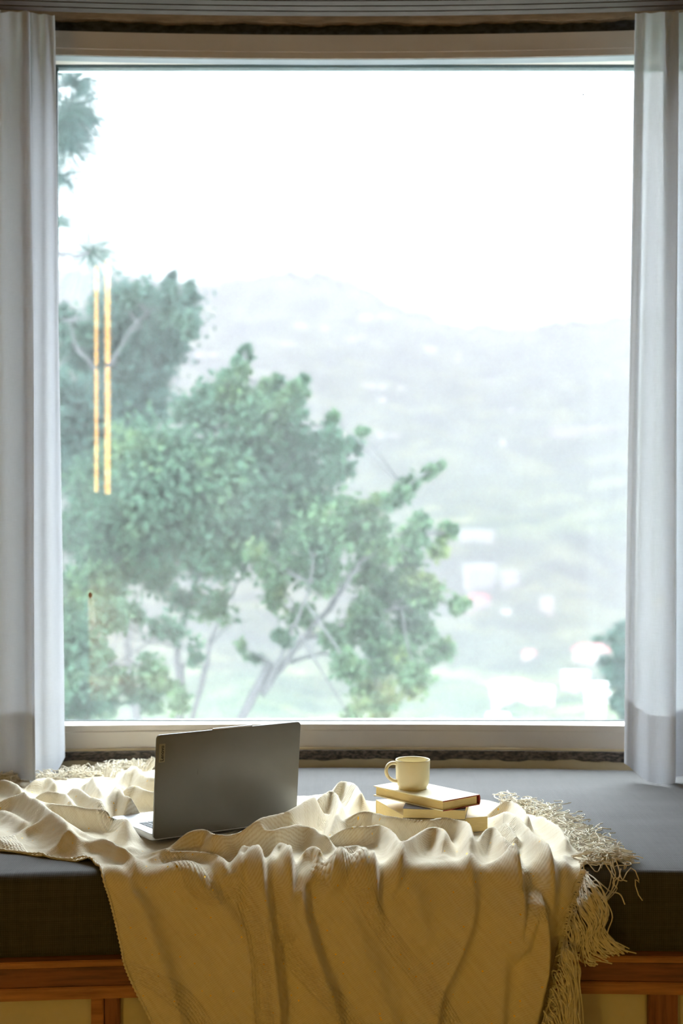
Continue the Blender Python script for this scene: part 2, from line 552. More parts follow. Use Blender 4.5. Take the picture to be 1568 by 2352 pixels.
def wall_poly(name, pts, z0, z1, mat, thick=.12):
    """vertical wall along a plan polyline, thickness outwards to the left of travel"""
    verts, faces = [], []
    P = [Vector((p[0], p[1])) for p in pts]
    n = len(P)
    off = []
    for i in range(n):
        t = (P[min(i + 1, n - 1)] - P[max(i - 1, 0)]).normalized()
        off.append(P[i] + Vector((-t.y, t.x)) * thick)
    for i in range(n):
        verts += [(P[i].x, P[i].y, z0), (off[i].x, off[i].y, z0), (off[i].x, off[i].y, z1), (P[i].x, P[i].y, z1)]
    for i in range(n - 1):
        a, c = 4 * i, 4 * i + 4
        for k in range(4):
            l = (k + 1) % 4
            faces.append((a + k, c + k, c + l, a + l))
    faces += [(0, 1, 2, 3), (4 * n - 1, 4 * n - 2, 4 * n - 3, 4 * n - 4)]
    o = link(name, mesh(verts, faces), mat)
    tag(o, kind='structure')
    return o


CEIL = 2.62
fl = box('floor', -2.6, 2.8, -2.6, 4.2, -.12, 0, M['floor']); tag(fl, kind='structure')
ce = box('ceiling', -2.6, 2.8, -2.6, 4.2, CEIL, CEIL + .12, M['ceiling']); tag(ce, kind='structure')
wall_poly('wall_left', [(-2.3, -2.4), (-2.3, 2.35), (-.90, 3.93)], 0, CEIL, M['wall'])
wall_poly('wall_right', [(1.16, 3.93), (2.56, 2.35), (2.56, -2.4)], 0, CEIL, M['wall'])
wall_poly('wall_back', [(2.56, -2.4), (-2.3, -2.4)], 0, CEIL, M['wall'])
# wall under the window and the fascia over it
wf = bowed_bar('wall_front', -1.0, 1.3, 3.945, 4.1, 0, .52, M['wall']); tag(wf, kind='structure')

# window
win = empty('window_1', (0, 0, 0)); tag(win, 'wide white framed picture window looking onto a hazy valley', kind='structure')
WX0, WX1 = -.806, 1.06
bowed_bar('bottom_rail', -.93, 1.2, 3.955, 4.06, .549, .6145, M['upvc'], win)
bowed_bar('bottom_step', WX0, WX1, 3.951, 3.957, .549, .597, M['upvc'], win)
bowed_bar('drip_lip', -.93, 1.2, 3.940, 3.957, .546, .5515, M['ledge'], win)
bowed_bar('top_rail', -.93, 1.2, 3.955, 4.06, 2.464, 2.529, M['upvc'], win)
bowed_bar('top_step', WX0, WX1, 3.951, 3.957, 2.482, 2.529, M['upvc'], win)
bowed_bar('shade_bead', WX0, WX1, 3.958, 4.004, 2.4622, 2.466, simple('shade_grey_bead', (.26, .27, .29), None, 8, .5), win)  # grey colour stands in for shade under the white top rail
bowed_bar('side_stile', -.93, WX0 - .004, 3.955, 4.06, .6145, 2.464, M['upvc'], win, 4)
bowed_bar('side_stile', WX1 + .004, 1.2, 3.955, 4.06, .6145, 2.464, M['upvc'], win, 4)
GY = 4.018
box('glazing_gasket', WX0 - .01, WX1 + .01, GY - .012, GY + .004, .6145, .6170, M['gasket'], win)
box('glazing_gasket', WX0 - .01, WX1 + .01, GY - .012, GY + .004, 2.4612, 2.464, M['gasket'], win)
box('glazing_gasket', WX0 - .004, WX0 + .006, GY - .012, GY + .004, .6185, 2.4590, M['gasket'], win)
box('glazing_gasket', WX1 - .006, WX1 + .004, GY - .012, GY + .004, .6185, 2.4590, M['gasket'], win)
gp = link('glass_pane', mesh([(WX0 - .01, GY, .61), (WX1 + .01, GY, .61), (WX1 + .01, GY, 2.47), (WX0 - .01, GY, 2.47)], [(0, 1, 2, 3)]), M['glass'], win)
# outer silicone line glimpsed at the top of the pane
box('outer_spacer', WX0, WX1, GY + .004, GY + .02, 2.4505, 2.464, simple('spacer_blue_grey', (.62, .72, .76), None, 10, .4), win)

def glass_mark(name, X, Y, w, h, mat, seed):
    r = np.random.default_rng(seed)
    y = GY - .0006
    k = y / F
    c = ((X - 784) * k, CAMZ - (Y - 1176) * k)
    n = 14
    v = [(c[0], y, c[1])]
    for i in range(n):
        a = 2 * math.pi * i / n
        q = .7 + .5 * r.random()
        v.append((c[0] + w * k / 2 * q * math.cos(a), y, c[1] + h * k / 2 * q * math.sin(a)))
    return link(name, mesh(v, [(0, 1 + i, 1 + (i + 1) % n) for i in range(n)]), mat, win)


M['rust'] = simple('rust_speck', (.30, .12, .05), None, 200, .8)
M['speck'] = simple('dark_speck', (.02, .025, .025), None, 200, .8)


def mat_smear():
    m, nt, b, out = mat_new('pale_smear')
    nt.nodes.remove(b)
    tr = nt.nodes.new('ShaderNodeBsdfTransparent'); tl = nt.nodes.new('ShaderNodeBsdfTranslucent'); tl.inputs[0].default_value = (.8, .72, .6, 1)
    mx = nt.nodes.new('ShaderNodeMixShader')
    n = noise_node(nt, 60, 4, .7, mapscale=(3, 1, .4))
    mr = nt.nodes.new('ShaderNodeMapRange'); mr.inputs[1].default_value = .4; mr.inputs[2].default_value = .75; mr.inputs[3].default_value = 0; mr.inputs[4].default_value = .16
    nt.links.new(n.outputs['Fac'], mr.inputs[0]); nt.links.new(mr.outputs[0], mx.inputs[0]); nt.links.new(tr.outputs[0], mx.inputs[1]); nt.links.new(tl.outputs[0], mx.inputs[2]); nt.links.new(mx.outputs[0], out.inputs['Surface'])
    return m


glass_mark('rust_speck', 207, 1367, 9, 15, M['rust'], 1)
glass_mark('smear', 209, 1410, 22, 78, mat_smear(), 2)
glass_mark('dirt_speck', 1339, 217, 5, 6, M['speck'], 3)
glass_mark('dirt_speck', 298, 448, 3, 4, M['speck'], 4)
glass_mark('dirt_speck', 531, 252, 3, 3, M['speck'], 5)
glass_mark('dirt_speck', 715, 340, 3, 3, M['speck'], 6)

tr1 = bowed_bar('trim_1', -.95, 1.22, 3.928, 4.0, .5205, .546, M['granite'], n=160,
                jitter=lambda x: .0022 * math.sin(x * 23) + .0016 * math.sin(x * 61 + 1) + .001 * math.sin(x * 150))
tag(tr1, 'rough granite sill strip under the window frame', kind='structure')
tr2 = bowed_bar('trim_2', -.95, 1.22, 3.936, 3.99, .40, .5225, M['ledge']); tag(tr2, 'cream painted upstand behind the cushion', kind='structure')
tr3 = bowed_bar('trim_3', -.95, 1.22, 3.972, 4.06, 2.529, 2.60, M['headgap']); tag(tr3, 'dark rough joint above the window head', kind='structure')
tr4 = bowed_bar('trim_4', -.95, 1.22, 3.945, 4.06, 2.562, CEIL, M['fascia'], n=160,
                jitter=lambda x: .0025 * math.sin(x * 17) + .0016 * math.sin(x * 47 + 2) + .001 * math.sin(x * 131)); tag(tr4, 'brown plaster edge above the window', kind='structure')

# curtain track: three bowed channels under the ceiling
track = empty('curtain_track', (0, 3.7, CEIL)); tag(track, 'three channel brown aluminium curtain track under the ceiling', 'curtain track')


def tbar(name, y0, y1, z0, z1, mat):
    o = bowed_bar(name, -1.25, 1.45, y0, y1, z0, z1, mat, None, 30)
    o.parent = track
    o.matrix_parent_inverse = Matrix.Translation((0, -3.7, -CEIL))
    return o


for k in range(7):
    y = 3.786 - .0395 * k
    tbar('channel', y - .0315, y, 2.524, 2.556, M['track'])
    tbar('slot', y - .0395, y - .0315, 2.534, 2.556, M['slot'])
tbar('mounting_board', 3.48, 3.79, 2.556, CEIL - .001, M['track'])

# ------------------------------------------------------------------ window bench
bench = empty('window_bench', (0, 2.85, 0)); tag(bench, 'built-in teak bench with cream front panels below the cushion', 'bench')


def bench_part(o):
    o.parent = bench
    o.matrix_parent_inverse = Matrix.Translation((0, -2.85, 0))
    return o


def front_bar(name, x0, x1, d0, d1, z0, z1, mat, n=24):
    """bar that follows the cushion's front line, d0..d1 behind it"""
    verts, faces = [], []
    for i in range(n + 1):
        x = x0 + (x1 - x0) * i / n
        verts += [(x, yf(x) + d0, z0), (x, yf(x) + d1, z0), (x, yf(x) + d1, z1), (x, yf(x) + d0, z1)]
    for i in range(n):
        a, c = 4 * i, 4 * i + 4
        for k in range(4):
            l = (k + 1) % 4
            faces.append((a + k, c + k, c + l, a + l))
    faces += [(0, 1, 2, 3), (4 * n + 3, 4 * n + 2, 4 * n + 1, 4 * n)]
    me = mesh(verts, faces)
    bm = bmesh.new(); bm.from_mesh(me)
    bmesh.ops.recalc_face_normals(bm, faces=bm.faces[:])
    bmesh.ops.bevel(bm, geom=[e for e in bm.edges if e.calc_face_angle(0) > 1], offset=.002, segments=2, affect='EDGES')
    bm.to_mesh(me); bm.free()
    return bench_part(link(name, me, mat))


ZB = .338       # underside of the cushion
front_bar('top_edge', -1.75, 1.9, -.022, .06, ZB - .014, ZB - .001, M['wood_l'])
front_bar('top_rail', -1.75, 1.9, -.016, .06, ZB - .052, ZB - .014, M['wood_h'])
front_bar('lower_moulding', -1.75, 1.9, -.022, .06, ZB - .076, ZB - .052, M['wood_l'])
front_bar('bottom_rail', -1.75, 1.9, -.016, .05, .0, .08, M['wood_h'])
for (xa, xb, m_) in ((-.486, -.462, M['wood_l']), (-.460, -.432, M['wood_v']), (.602, .658, M['wood_v']), (-1.56, -1.50, M['wood_v']), (1.62, 1.68, M['wood_v'])):
    front_bar('stile', xa, xb, -.012, .05, .08, ZB - .076, m_, 2)
for (xa, xb) in ((-1.50, -.486), (-.432, .602), (.658, 1.62)):
    front_bar('panel', xa, xb, .006, .03, .08, ZB - .076, M['white_panel'], 12)
front_bar('seat_board', -1.72, 1.85, .06, .95, ZB - .03, ZB - .001, M['wood_h'])

# cushion: one bowed slab with a soft front edge
XC0, XC1 = -1.62, 1.82


def yb(x):
    y = 3.934 - x * x / BOW
    yl = LW0[1] + (x - LW0[0]) * (LW1[1] - LW0[1]) / (LW1[0] - LW0[0]) - .012
    yr = RW0[1] + (x - RW0[0]) * (RW1[1] - RW0[1]) / (RW1[0] - RW0[0]) - .012
    return min(y, yl if x < LW0[0] + .3 else 9, yr if x > RW0[0] - .3 else 9)


def build_cushion():
    nx = 170
    xs = np.linspace(XC0, XC1, nx)
    prof = []       # (kind, value)
    rows = []
    nb = 40
    for x in xs:
        f, b = yf(x), yb(x)
        col = []
        # under front bottom
        col.append((f + .05, ZB, 0))
        col.append((f + .012, ZB, .04))
        for k in range(5):
            a = math.pi / 2 * k / 4
            col.append((f + .012 - .012 * math.sin(a), ZB + .012 - .012 * math.cos(a), .05 + .004 * k))
        h = ZC - R_FRONT - ZB - .012
        for k in range(1, 9):
            t = k / 9
            col.append((f - .006 * math.sin(math.pi * t), ZB + .012 + h * t, .07 + h * t))
        for k in range(7):
            a = math.pi / 2 * k / 6
            col.append((f + R_FRONT - R_FRONT * math.cos(a), ZC - R_FRONT + R_FRONT * math.sin(a), .07 + h + R_FRONT * a))
        v0 = .07 + h + R_FRONT * math.pi / 2
        for k in range(1, nb + 1):
            t = k / nb
            y = f + R_FRONT + (b - .02 - f - R_FRONT) * t
            col.append((y, ZC, v0 + (y - f - R_FRONT)))
        col.append((b - .006, ZC - .006, v0 + 1.2))
        col.append((b, ZC - .02, v0 + 1.22))
        col.append((b, ZB, v0 + 1.4))
        rows.append([(x, y, z, v) for (y, z, v) in col])
    A = np.array(rows)
    m = A.shape[1]
    # soft, slightly wrinkled top
    w = .0022 * vnoise(A[..., 0] * 3, A[..., 1] * 4, 3) + .0011 * vnoise(A[..., 0] * 9, A[..., 1] * 15, 4)
    top = (A[..., 2] > ZC - .001)
    A[..., 2] += np.where(top, w - .001, 0)
    V = A[..., :3].reshape(-1, 3)
    i = np.arange(nx - 1)[:, None]; k = np.arange(m - 1)[None, :]
    Q = np.stack([i * m + k, (i + 1) * m + k, (i + 1) * m + k + 1, i * m + k + 1], -1).reshape(-1, 4)
    me = np_mesh(V, Q)
    uvl = me.uv_layers.new(name='UVMap')
    uv = np.stack([A[..., 0].ravel(), A[..., 3].ravel()], -1)
    uvl.data.foreach_set('uv', uv[Q.ravel()].astype(np.float32).ravel())
    bm = bmesh.new(); bm.from_mesh(me)
    bmesh.ops.recalc_face_normals(bm, faces=bm.faces[:]); bm.to_mesh(me); bm.free()
    o = link('seat_cushion', me, M['linen'], None, True)
    tag(o, 'thick dark grey linen seat cushion filling the window bay', 'cushion')
    return o


build_cushion()


# ------------------------------------------------------------------ throw blanket
def px_top(X, Y, z=ZC):
    """photo pixel -> (x, s) on the cushion's plan, for a point at height z"""
    D = (CAMZ - z) * F / (Y - 1176.0)
    x = (X - 784.0) / F * D
    return (x, yf(x) + R_FRONT - D)


ARC = R_FRONT * math.pi / 2


def px_drop(X, Y):
    D = 2.775
    for _ in range(3):
        z = CAMZ - (Y - 1176.0) / F * D
        x = (X - 784.0) / F * D
        D = yf(x) - .012 - .10 * max(0, ZC - R_FRONT - z)
    return (x, ARC + (ZC - R_FRONT - z))


def px_any(X, Y, h=0.0):
    if Y < 1988:
        return px_top(X, Y, ZC + h)
    return px_drop(X, Y)


OUT_TOP_FRONT = [(-110, 1935), (-60, 1945), (0, 1957), (60, 1963), (110, 1971), (170, 1979), (208, 1985)]
OUT_DROP_L = [(229, 2012), (246, 2050), (258, 2090), (268, 2130), (278, 2175), (286, 2215), (302, 2255), (325, 2300), (352, 2355), (375, 2420)]
OUT_DROP_R = [(1212, 2420), (1238, 2352), (1256, 2290), (1272, 2220), (1288, 2160), (1302, 2095), (1320, 2045), (1336, 2006)]
OUT_TOP_R = [(1352, 1984), (1345, 1968), (1325, 1950), (1302, 1926), (1282, 1906), (1262, 1892), (1238, 1880), (1205, 1868), (1165, 1856)]
OUT_BACK = [(1110, 1842), (1000, 1838), (900, 1842), (850, 1850), (822, 1838), (790, 1822), (740, 1830), (700, 1834), (660, 1832), (600, 1815), (500, 1790), (420, 1772), (350, 1768),
            (300, 1771), (240, 1780), (180, 1790), (110, 1799), (50, 1800), (0, 1797), (-110, 1794)]
poly = [px_top(*p) for p in OUT_TOP_FRONT] + [px_drop(*p) for p in OUT_DROP_L] + [px_drop(*p) for p in OUT_DROP_R] + [px_top(*p) for p in OUT_TOP_R] + [px_top(*p) for p in OUT_BACK]
poly = np.array(poly)


def wobble_poly(P, step=.006, amp=.0015):
    out = []
    n = len(P)
    for i in range(n):
        a, b = P[i], P[(i + 1) % n]
        L_ = np.linalg.norm(b - a)
        k = max(1, int(L_ / step))
        for j in range(k):
            out.append(a + (b - a) * j / k)
    out = np.array(out)
    for _ in range(6):
        out = .5 * out + .25 * (np.roll(out, 1, 0) + np.roll(out, -1, 0))
    return out


polyS = wobble_poly(poly)


def inside(px, py, P):
    res = np.zeros(px.shape, dtype=bool)
    n = len(P)
    for i in range(n):
        x0, y0 = P[i]; x1, y1 = P[(i + 1) % n]
        if y0 == y1:
            continue
        c = ((y0 > py) != (y1 > py)) & (px < (x1 - x0) * (py - y0) / (y1 - y0) + x0)
        res ^= c
    return res


# crest lines of the folds: (photo points, height, half width, lean)
RIDGES = [
    ([(-60, 1822), (0, 1818), (38, 1818), (77, 1844), (115, 1875), (163, 1908), (200, 1925)], .050, .030),
    ([(64, 1839), (102, 1852), (178, 1859), (255, 1867), (276, 1878), (296, 1912)], .044, .028),
    ([(20, 1905), (69, 1891), (128, 1900), (191, 1918), (242, 1936), (290, 1955), (330, 1972)], .032, .026),
    ([(-60, 1905), (0, 1921), (38, 1936), (66, 1946), (110, 1938), (153, 1930), (204, 1936), (255, 1946), (300, 1960)], .026, .024),
    ([(56, 1824), (102, 1821), (143, 1829), (165, 1852)], .040, .028),
    ([(128, 1813), (153, 1810), (194, 1829), (222, 1844), (238, 1862)], .045, .026),
    ([(172, 1788), (204, 1783), (217, 1806), (240, 1846)], .048, .024),
    ([(250, 1835), (262, 1811), (275, 1826), (300, 1842), (319, 1852), (334, 1872)], .060, .026),
    ([(268, 1820), (301, 1810), (327, 1819), (360, 1824), (400, 1830)], .045, .026),
    ([(278, 1780), (301, 1765), (324, 1783), (352, 1792), (400, 1800)], .045, .028),
    ([(51, 1803), (80, 1796), (110, 1790), (128, 1808)], .030, .024),
    ([(-40, 1800), (0, 1796), (30, 1805), (50, 1822)], .030, .024),
    ([(-30, 1860), (10, 1868), (40, 1885), (70, 1905)], .020, .025),
    ([(690, 1848), (730, 1830), (752, 1820), (765, 1828), (769, 1853), (752, 1895)], .050, .022),
    ([(752, 1808), (780, 1797), (803, 1807), (828, 1836)], .050, .026),
    ([(765, 1886), (788, 1868), (834, 1864), (880, 1876), (937, 1886), (975, 1889), (1006, 1882), (1056, 1891), (1071, 1918), (1071, 1945)], .050, .019),
    ([(640, 1916), (700, 1900), (727, 1916), (770, 1930)], .035, .024),
    ([(723, 1908), (780, 1905), (834, 1902), (864, 1900), (895, 1918), (912, 1952)], .040, .022),
    ([(838, 1895), (918, 1902), (968, 1906)], .024, .018),
    ([(895, 1962), (941, 1925), (979, 1908), (1008, 1914), (1014, 1938)], .040, .026),
    ([(728, 1978), (776, 1952), (818, 1944), (838, 1965), (848, 1996), (856, 2050), (872, 2120)], .032, .022),
    ([(1062, 1948), (1085, 1925), (1105, 1906), (1128, 1902), (1151, 1925), (1186, 1956), (1198, 1985), (1222, 2060), (1240, 2150), (1235, 2260), (1210, 2420)], .042, .021),
    ([(1098, 1849), (1132, 1856), (1178, 1883), (1216, 1918), (1252, 1946), (1270, 1972)], .046, .022),
    ([(1104, 1846), (1159, 1845), (1186, 1862), (1210, 1890)], .046, .022),
    ([(1188, 1868), (1221, 1872), (1253, 1890), (1281, 1914), (1300, 1945)], .030, .020),
    ([(1128, 1885), (1148, 1892), (1185, 1930)], .034, .018),
    # roll of cloth in front of the laptop
    ([(352, 1940), (390, 1930), (430, 1922), (465, 1919), (489, 1930), (539, 1923), (612, 1917), (641, 1911), (690, 1899), (715, 1902), (735, 1912)], .044, .022, 1.15),
    ([(520, 1912), (577, 1900), (635, 1884), (656, 1878), (684, 1862), (720, 1842), (745, 1832)], .060, .026, 1.22),
    ([(300, 1952), (380, 1962), (440, 1963), (490, 1968), (540, 1985), (570, 2020)], .020, .020),
    ([(420, 1950), (500, 1958), (560, 1955)], .020, .018),
    # folds that run over the edge and down the front
    ([(536, 1972), (550, 1943), (572, 1950), (588, 2000), (604, 2060), (614, 2120), (622, 2200), (634, 2300), (655, 2420)], .036, .020),
    ([(606, 1968), (632, 1936), (652, 1944), (672, 1985), (682, 2040), (694, 2100), (720, 2190), (760, 2290), (800, 2420)], .034, .022),
    ([(690, 1960), (714, 1946), (732, 1960)], .030, .018),
    ([(240, 1990), (290, 2030), (330, 2090), (352, 2160), (392, 2260), (430, 2420)], .022, .030),
    ([(330, 1985), (420, 2010), (505, 2070), (560, 2150), (575, 2250), (580, 2420)], .020, .032),
    ([(1078, 1960), (1082, 2010), (1078, 2080), (1062, 2150), (1030, 2220), (1000, 2290), (985, 2420)], .026, .022),
    ([(1168, 1985), (1165, 2040), (1150, 2120), (1150, 2240), (1140, 2420)], .018, .028),
    ([(940, 2010), (970, 2120), (985, 2200)], .010, .035),
    ([(760, 1990), (800, 2080), (840, 2180), (880, 2290), (930, 2420)], .014, .035),
    ([(1290, 1960), (1300, 2000), (1290, 2080)], .012, .02),
]
BANDS = [
    [(728, 1978), (765, 1962), (810, 2010), (850, 2090), (905, 2170), (960, 2240), (1010, 2310), (1060, 2400)],
    [(380, 1962), (470, 1985), (540, 2040), (575, 2110), (590, 2200), (598, 2300), (620, 2420)],
    [(632, 2090), (660, 2180), (720, 2250), (780, 2310), (860, 2420)],
    [(1150, 1905), (1175, 1960), (1200, 2030), (1235, 2100)],
    [(0, 1905), (50, 1950)],
    [(200, 1870), (280, 1905), (300, 1915)],
    [(745, 1895), (765, 1850), (810, 1835)],
    [(290, 2225), (345, 2240), (400, 2275), (450, 2330), (500, 2420)],
]


def seg_dist(px, py, P):
    """distance to polyline, param along 0..1, signed side, length"""
    P = np.array(P)
    L_ = np.r_[0, np.cumsum(np.linalg.norm(np.diff(P, axis=0), axis=1))]
    best = np.full(px.shape, 1e9); tt = np.zeros(px.shape); sg = np.zeros(px.shape)
    for i in range(len(P) - 1):
        a, b = P[i], P[i + 1]
        d = b - a
        l2 = max(1e-12, d @ d)
        u = np.clip(((px - a[0]) * d[0] + (py - a[1]) * d[1]) / l2, 0, 1)
        dx = px - a[0] - u * d[0]; dy = py - a[1] - u * d[1]
        dd = np.hypot(dx, dy)
        m_ = dd < best
        best = np.where(m_, dd, best)
        tt = np.where(m_, L_[i] + u * math.sqrt(l2), tt)
        sg = np.where(m_, (dx * d[1] - dy * d[0]) / (math.sqrt(l2) * dd + 1e-9), sg)
    return best, tt, sg, L_[-1]


# flat footprints the cloth must stay under: laptop base and bottom book, as (cx, cy, half a, half b, yaw, zmax)
LAP_YAW = math.radians(33.5)
LAP_O = Vector((-.396, 2.966, .518))     # left end of the hinge, underside
LAP_W, LAP_D, LAP_H = .350, .205, .2205
ca, sa = math.cos(LAP_YAW), math.sin(LAP_YAW)
lap_c = (LAP_O.x + ca * LAP_W / 2 - sa * LAP_D / 2, LAP_O.y + sa * LAP_W / 2 + ca * LAP_D / 2)
B3 = dict(c=(.2, 3.20), yaw=math.radians(18), a=.173 / 2, b=.245 / 2)
FLAT = [(lap_c[0], lap_c[1], LAP_W / 2 + .004, LAP_D / 2 + .004, LAP_YAW, .516), (B3['c'][0], B3['c'][1], B3['a'] + .004, B3['b'] + .004, B3['yaw'], .507)]


def surface(x, s, h):
    """point of the cloth: plan x, path length s over the cushion edge, offset h along the normal"""
    f = 2.80 + .03 * x - x * x / BOW
    ang = np.clip(s / R_FRONT, 0, math.pi / 2)
    drop = np.maximum(0, s - ARC)
    back = np.minimum(0, s)
    y = f + R_FRONT - back - R_FRONT * np.sin(ang)
    z = ZC - R_FRONT + R_FRONT * np.cos(ang) - drop
    k = np.clip(drop / .06, 0, 1)
    y = y - .10 * drop - .008 * k
    ny, nz = -np.sin(ang), np.cos(ang)
    return x, y + ny * h, z + nz * h


def build_blanket():
    step = .0040
    xs = np.arange(poly[:, 0].min() - .01, poly[:, 0].max() + .012, step)
    ss = np.arange(poly[:, 1].min() - .01, poly[:, 1].max() + .012, step)
    X, S = np.meshgrid(xs, ss, indexing='ij')
    ins = inside(X, S, polyS)
    # snap the border vertices of the kept cells on to the outline
    cell = ins[:-1, :-1] & ins[1:, :-1] & ins[1:, 1:] & ins[:-1, 1:]
    used = np.zeros_like(ins)
    for a, b in ((0, 0), (1, 0), (1, 1), (0, 1)):
        used[a:used.shape[0] - 1 + a, b:used.shape[1] - 1 + b] |= cell
    cnt = np.zeros(ins.shape, dtype=int)
    for a, b in ((0, 0), (1, 0), (1, 1), (0, 1)):
        cnt[a:cnt.shape[0] - 1 + a, b:cnt.shape[1] - 1 + b] += cell
    border = used & (cnt < 4)
    bi = np.argwhere(border)
    P = np.stack([X[border], S[border]], -1)
    for i in range(0, len(P), 400):
        d = np.linalg.norm(P[i:i + 400, None, :] - polyS[None], axis=2)
        P[i:i + 400] = polyS[d.argmin(1)]
    X = X.copy(); S = S.copy()
    X[border] = P[:, 0]; S[border] = P[:, 1]
    # height above the cushion
    acc = np.zeros_like(X)
    for pts, h, w, *ex in RIDGES:
        Q = np.array([px_any(a, b, h if b < 1988 else 0) for a, b in pts])
        Q = catmull(Q, 6 * len(Q))
        d, t, sg, L_ = seg_dist(X, S, Q)
        tp = np.clip(np.minimum(t, L_ - t) / (.22 * L_ + 1e-9), 0, 1)
        tp = .25 + .75 * tp * tp * (3 - 2 * tp)
        w2 = w * (1.0 if pts[-1][1] > 2050 else .80) * (.95 + .2 * vnoise(X * 9, S * 9, int(pts[0][0]) + 50))
        hang = pts[-1][1] > 2050
        a_, b_ = (.62, 1.5) if hang else (1.1, .72)
        w2 = w2 * (.5 * (a_ + b_) + .5 * (a_ - b_) * sg)
        h = h * (1.3 if hang else 1.14) * (ex[0] if ex else 1)
        if hang:
            w2 = w2 * np.where(S < 0, .62, 1.0)
            h = h * np.where(S < 0, .86, 1.0)
        e = np.exp(-(d / w2) ** 1.6)
        acc += (h * tp * e) ** 3.2
    h = acc ** (1 / 3.2)
    h += .0035 * (vnoise(X * 14, S * 14, 1) + 1) + .0022 * (vnoise(X * 33 + S * 9, S * 30, 2) + 1) + .001 * vnoise(X * 75, S * 75, 5)
    for _ in range(3):
        hp = np.pad(h, 1, mode='edge')
        h = .5 * h + .125 * (hp[2:, 1:-1] + hp[:-2, 1:-1] + hp[1:-1, 2:] + hp[1:-1, :-2])
    h = np.maximum(h, .003)
    # the free front edge lies down
    de = seg_dist(X, S, [px_top(*p) for p in OUT_TOP_FRONT[:-1]])[0]
    h = np.where(S < .0, h * (.12 + .88 * np.clip(de / .045, 0, 1)), h)
    # keep clear of what lies on the cloth
    Yp = (2.80 + .03 * X - X * X / BOW) + R_FRONT - np.minimum(0, S)
    for (cx, cy, a, b, yaw, zm) in FLAT:
        c_, s_ = math.cos(yaw), math.sin(yaw)
        lx = (X - cx) * c_ + (Yp - cy) * s_
        ly = -(X - cx) * s_ + (Yp - cy) * c_
        dout = np.hypot(np.maximum(np.abs(lx) - a, 0), np.maximum(np.abs(ly) - b, 0))
        lim = np.where(dout <= 0, zm - ZC - .0015, zm - ZC + dout * 3.2)
        lim = np.where(S > -.01, 1.0, lim)
        h = np.minimum(h, np.maximum(lim, .002))
    x, y, z = surface(X, S, h)
    # folds tip towards the room a little
    y = y - np.where(S < 0, .35 * h * np.clip(-S / .05, 0, 1), 0)
    x = x + np.where(S < 0, .15 * h, .25 * (h - .01))
    idx = -np.ones(X.shape, dtype=int)
    idx[used] = np.arange(used.sum())
    V = np.stack([x[used], y[used], z[used]], -1)
    ci = np.argwhere(cell)
    i, j = ci[:, 0], ci[:, 1]
    Q = np.stack([idx[i, j], idx[i + 1, j], idx[i + 1, j + 1], idx[i, j + 1]], -1)
    me = np_mesh(V, Q[:, ::-1])
    qf = Q[:, ::-1].ravel()
    uvl = me.uv_layers.new(name='UVMap')
    uv = np.stack([X[used], -S[used]], -1)
    uvl.data.foreach_set('uv', uv[qf].astype(np.float32).ravel())
    best = np.full(X.shape, 9.0); along = np.zeros(X.shape); side = np.zeros(X.shape)
    for k, pts in enumerate(BANDS):
        Qp = catmull(np.array([px_any(a, b, .02 if b < 1988 else 0) for a, b in pts]), 8 * len(pts))
        d, t, sg, L_ = seg_dist(X, S, Qp)
        d = np.where((t < .001) | (t > L_ - .001), d + .03, d)
        ok = (d < best)
        best = np.where(ok, d, best); along = np.where(ok, t + k * 3, along); side = np.where(ok, sg, side)
    bu = me.uv_layers.new(name='Band')
    b2 = np.stack([along[used], .5 + np.clip(best * np.where(side < 0, -1, 1), -.4, .4)[used]], -1)
    bu.data.foreach_set('uv', b2[qf].astype(np.float32).ravel())
    return me, (xs, ss, h)


blanket = empty('throw_blanket', (0, 3.0, ZC)); tag(blanket, 'cream woven cotton throw with gold flecks rumpled over the cushion edge', 'blanket')
cloth_me, (gx, gs, gh) = build_blanket()
cloth = link('cloth', cloth_me, M['blanket'], None, True)
cloth.parent = blanket; cloth.matrix_parent_inverse = Matrix.Translation((0, -3.0, -ZC))
sol = cloth.modifiers.new('thickness', 'SOLIDIFY'); sol.thickness = .0026; sol.offset = -1


def cloth_h(x, s):
    i = int(np.clip(np.searchsorted(gx, x), 0, len(gx) - 1)); j = int(np.clip(np.searchsorted(gs, s), 0, len(gs) - 1))
    return float(gh[i, j])


def strand_wiggle(P, amp, freq, seed):
    r = np.random.default_rng(seed)
    n = len(P)
    t = np.linspace(0, 1, n)
    env = np.clip(t * 4, 0, 1)
    for ax in range(3):
        for k in range(3):
            P[:, ax] += env * amp[ax] * r.normal() / (k + 1) * np.sin(2 * math.pi * (freq * (k + 1) * t + r.random()))
    return P


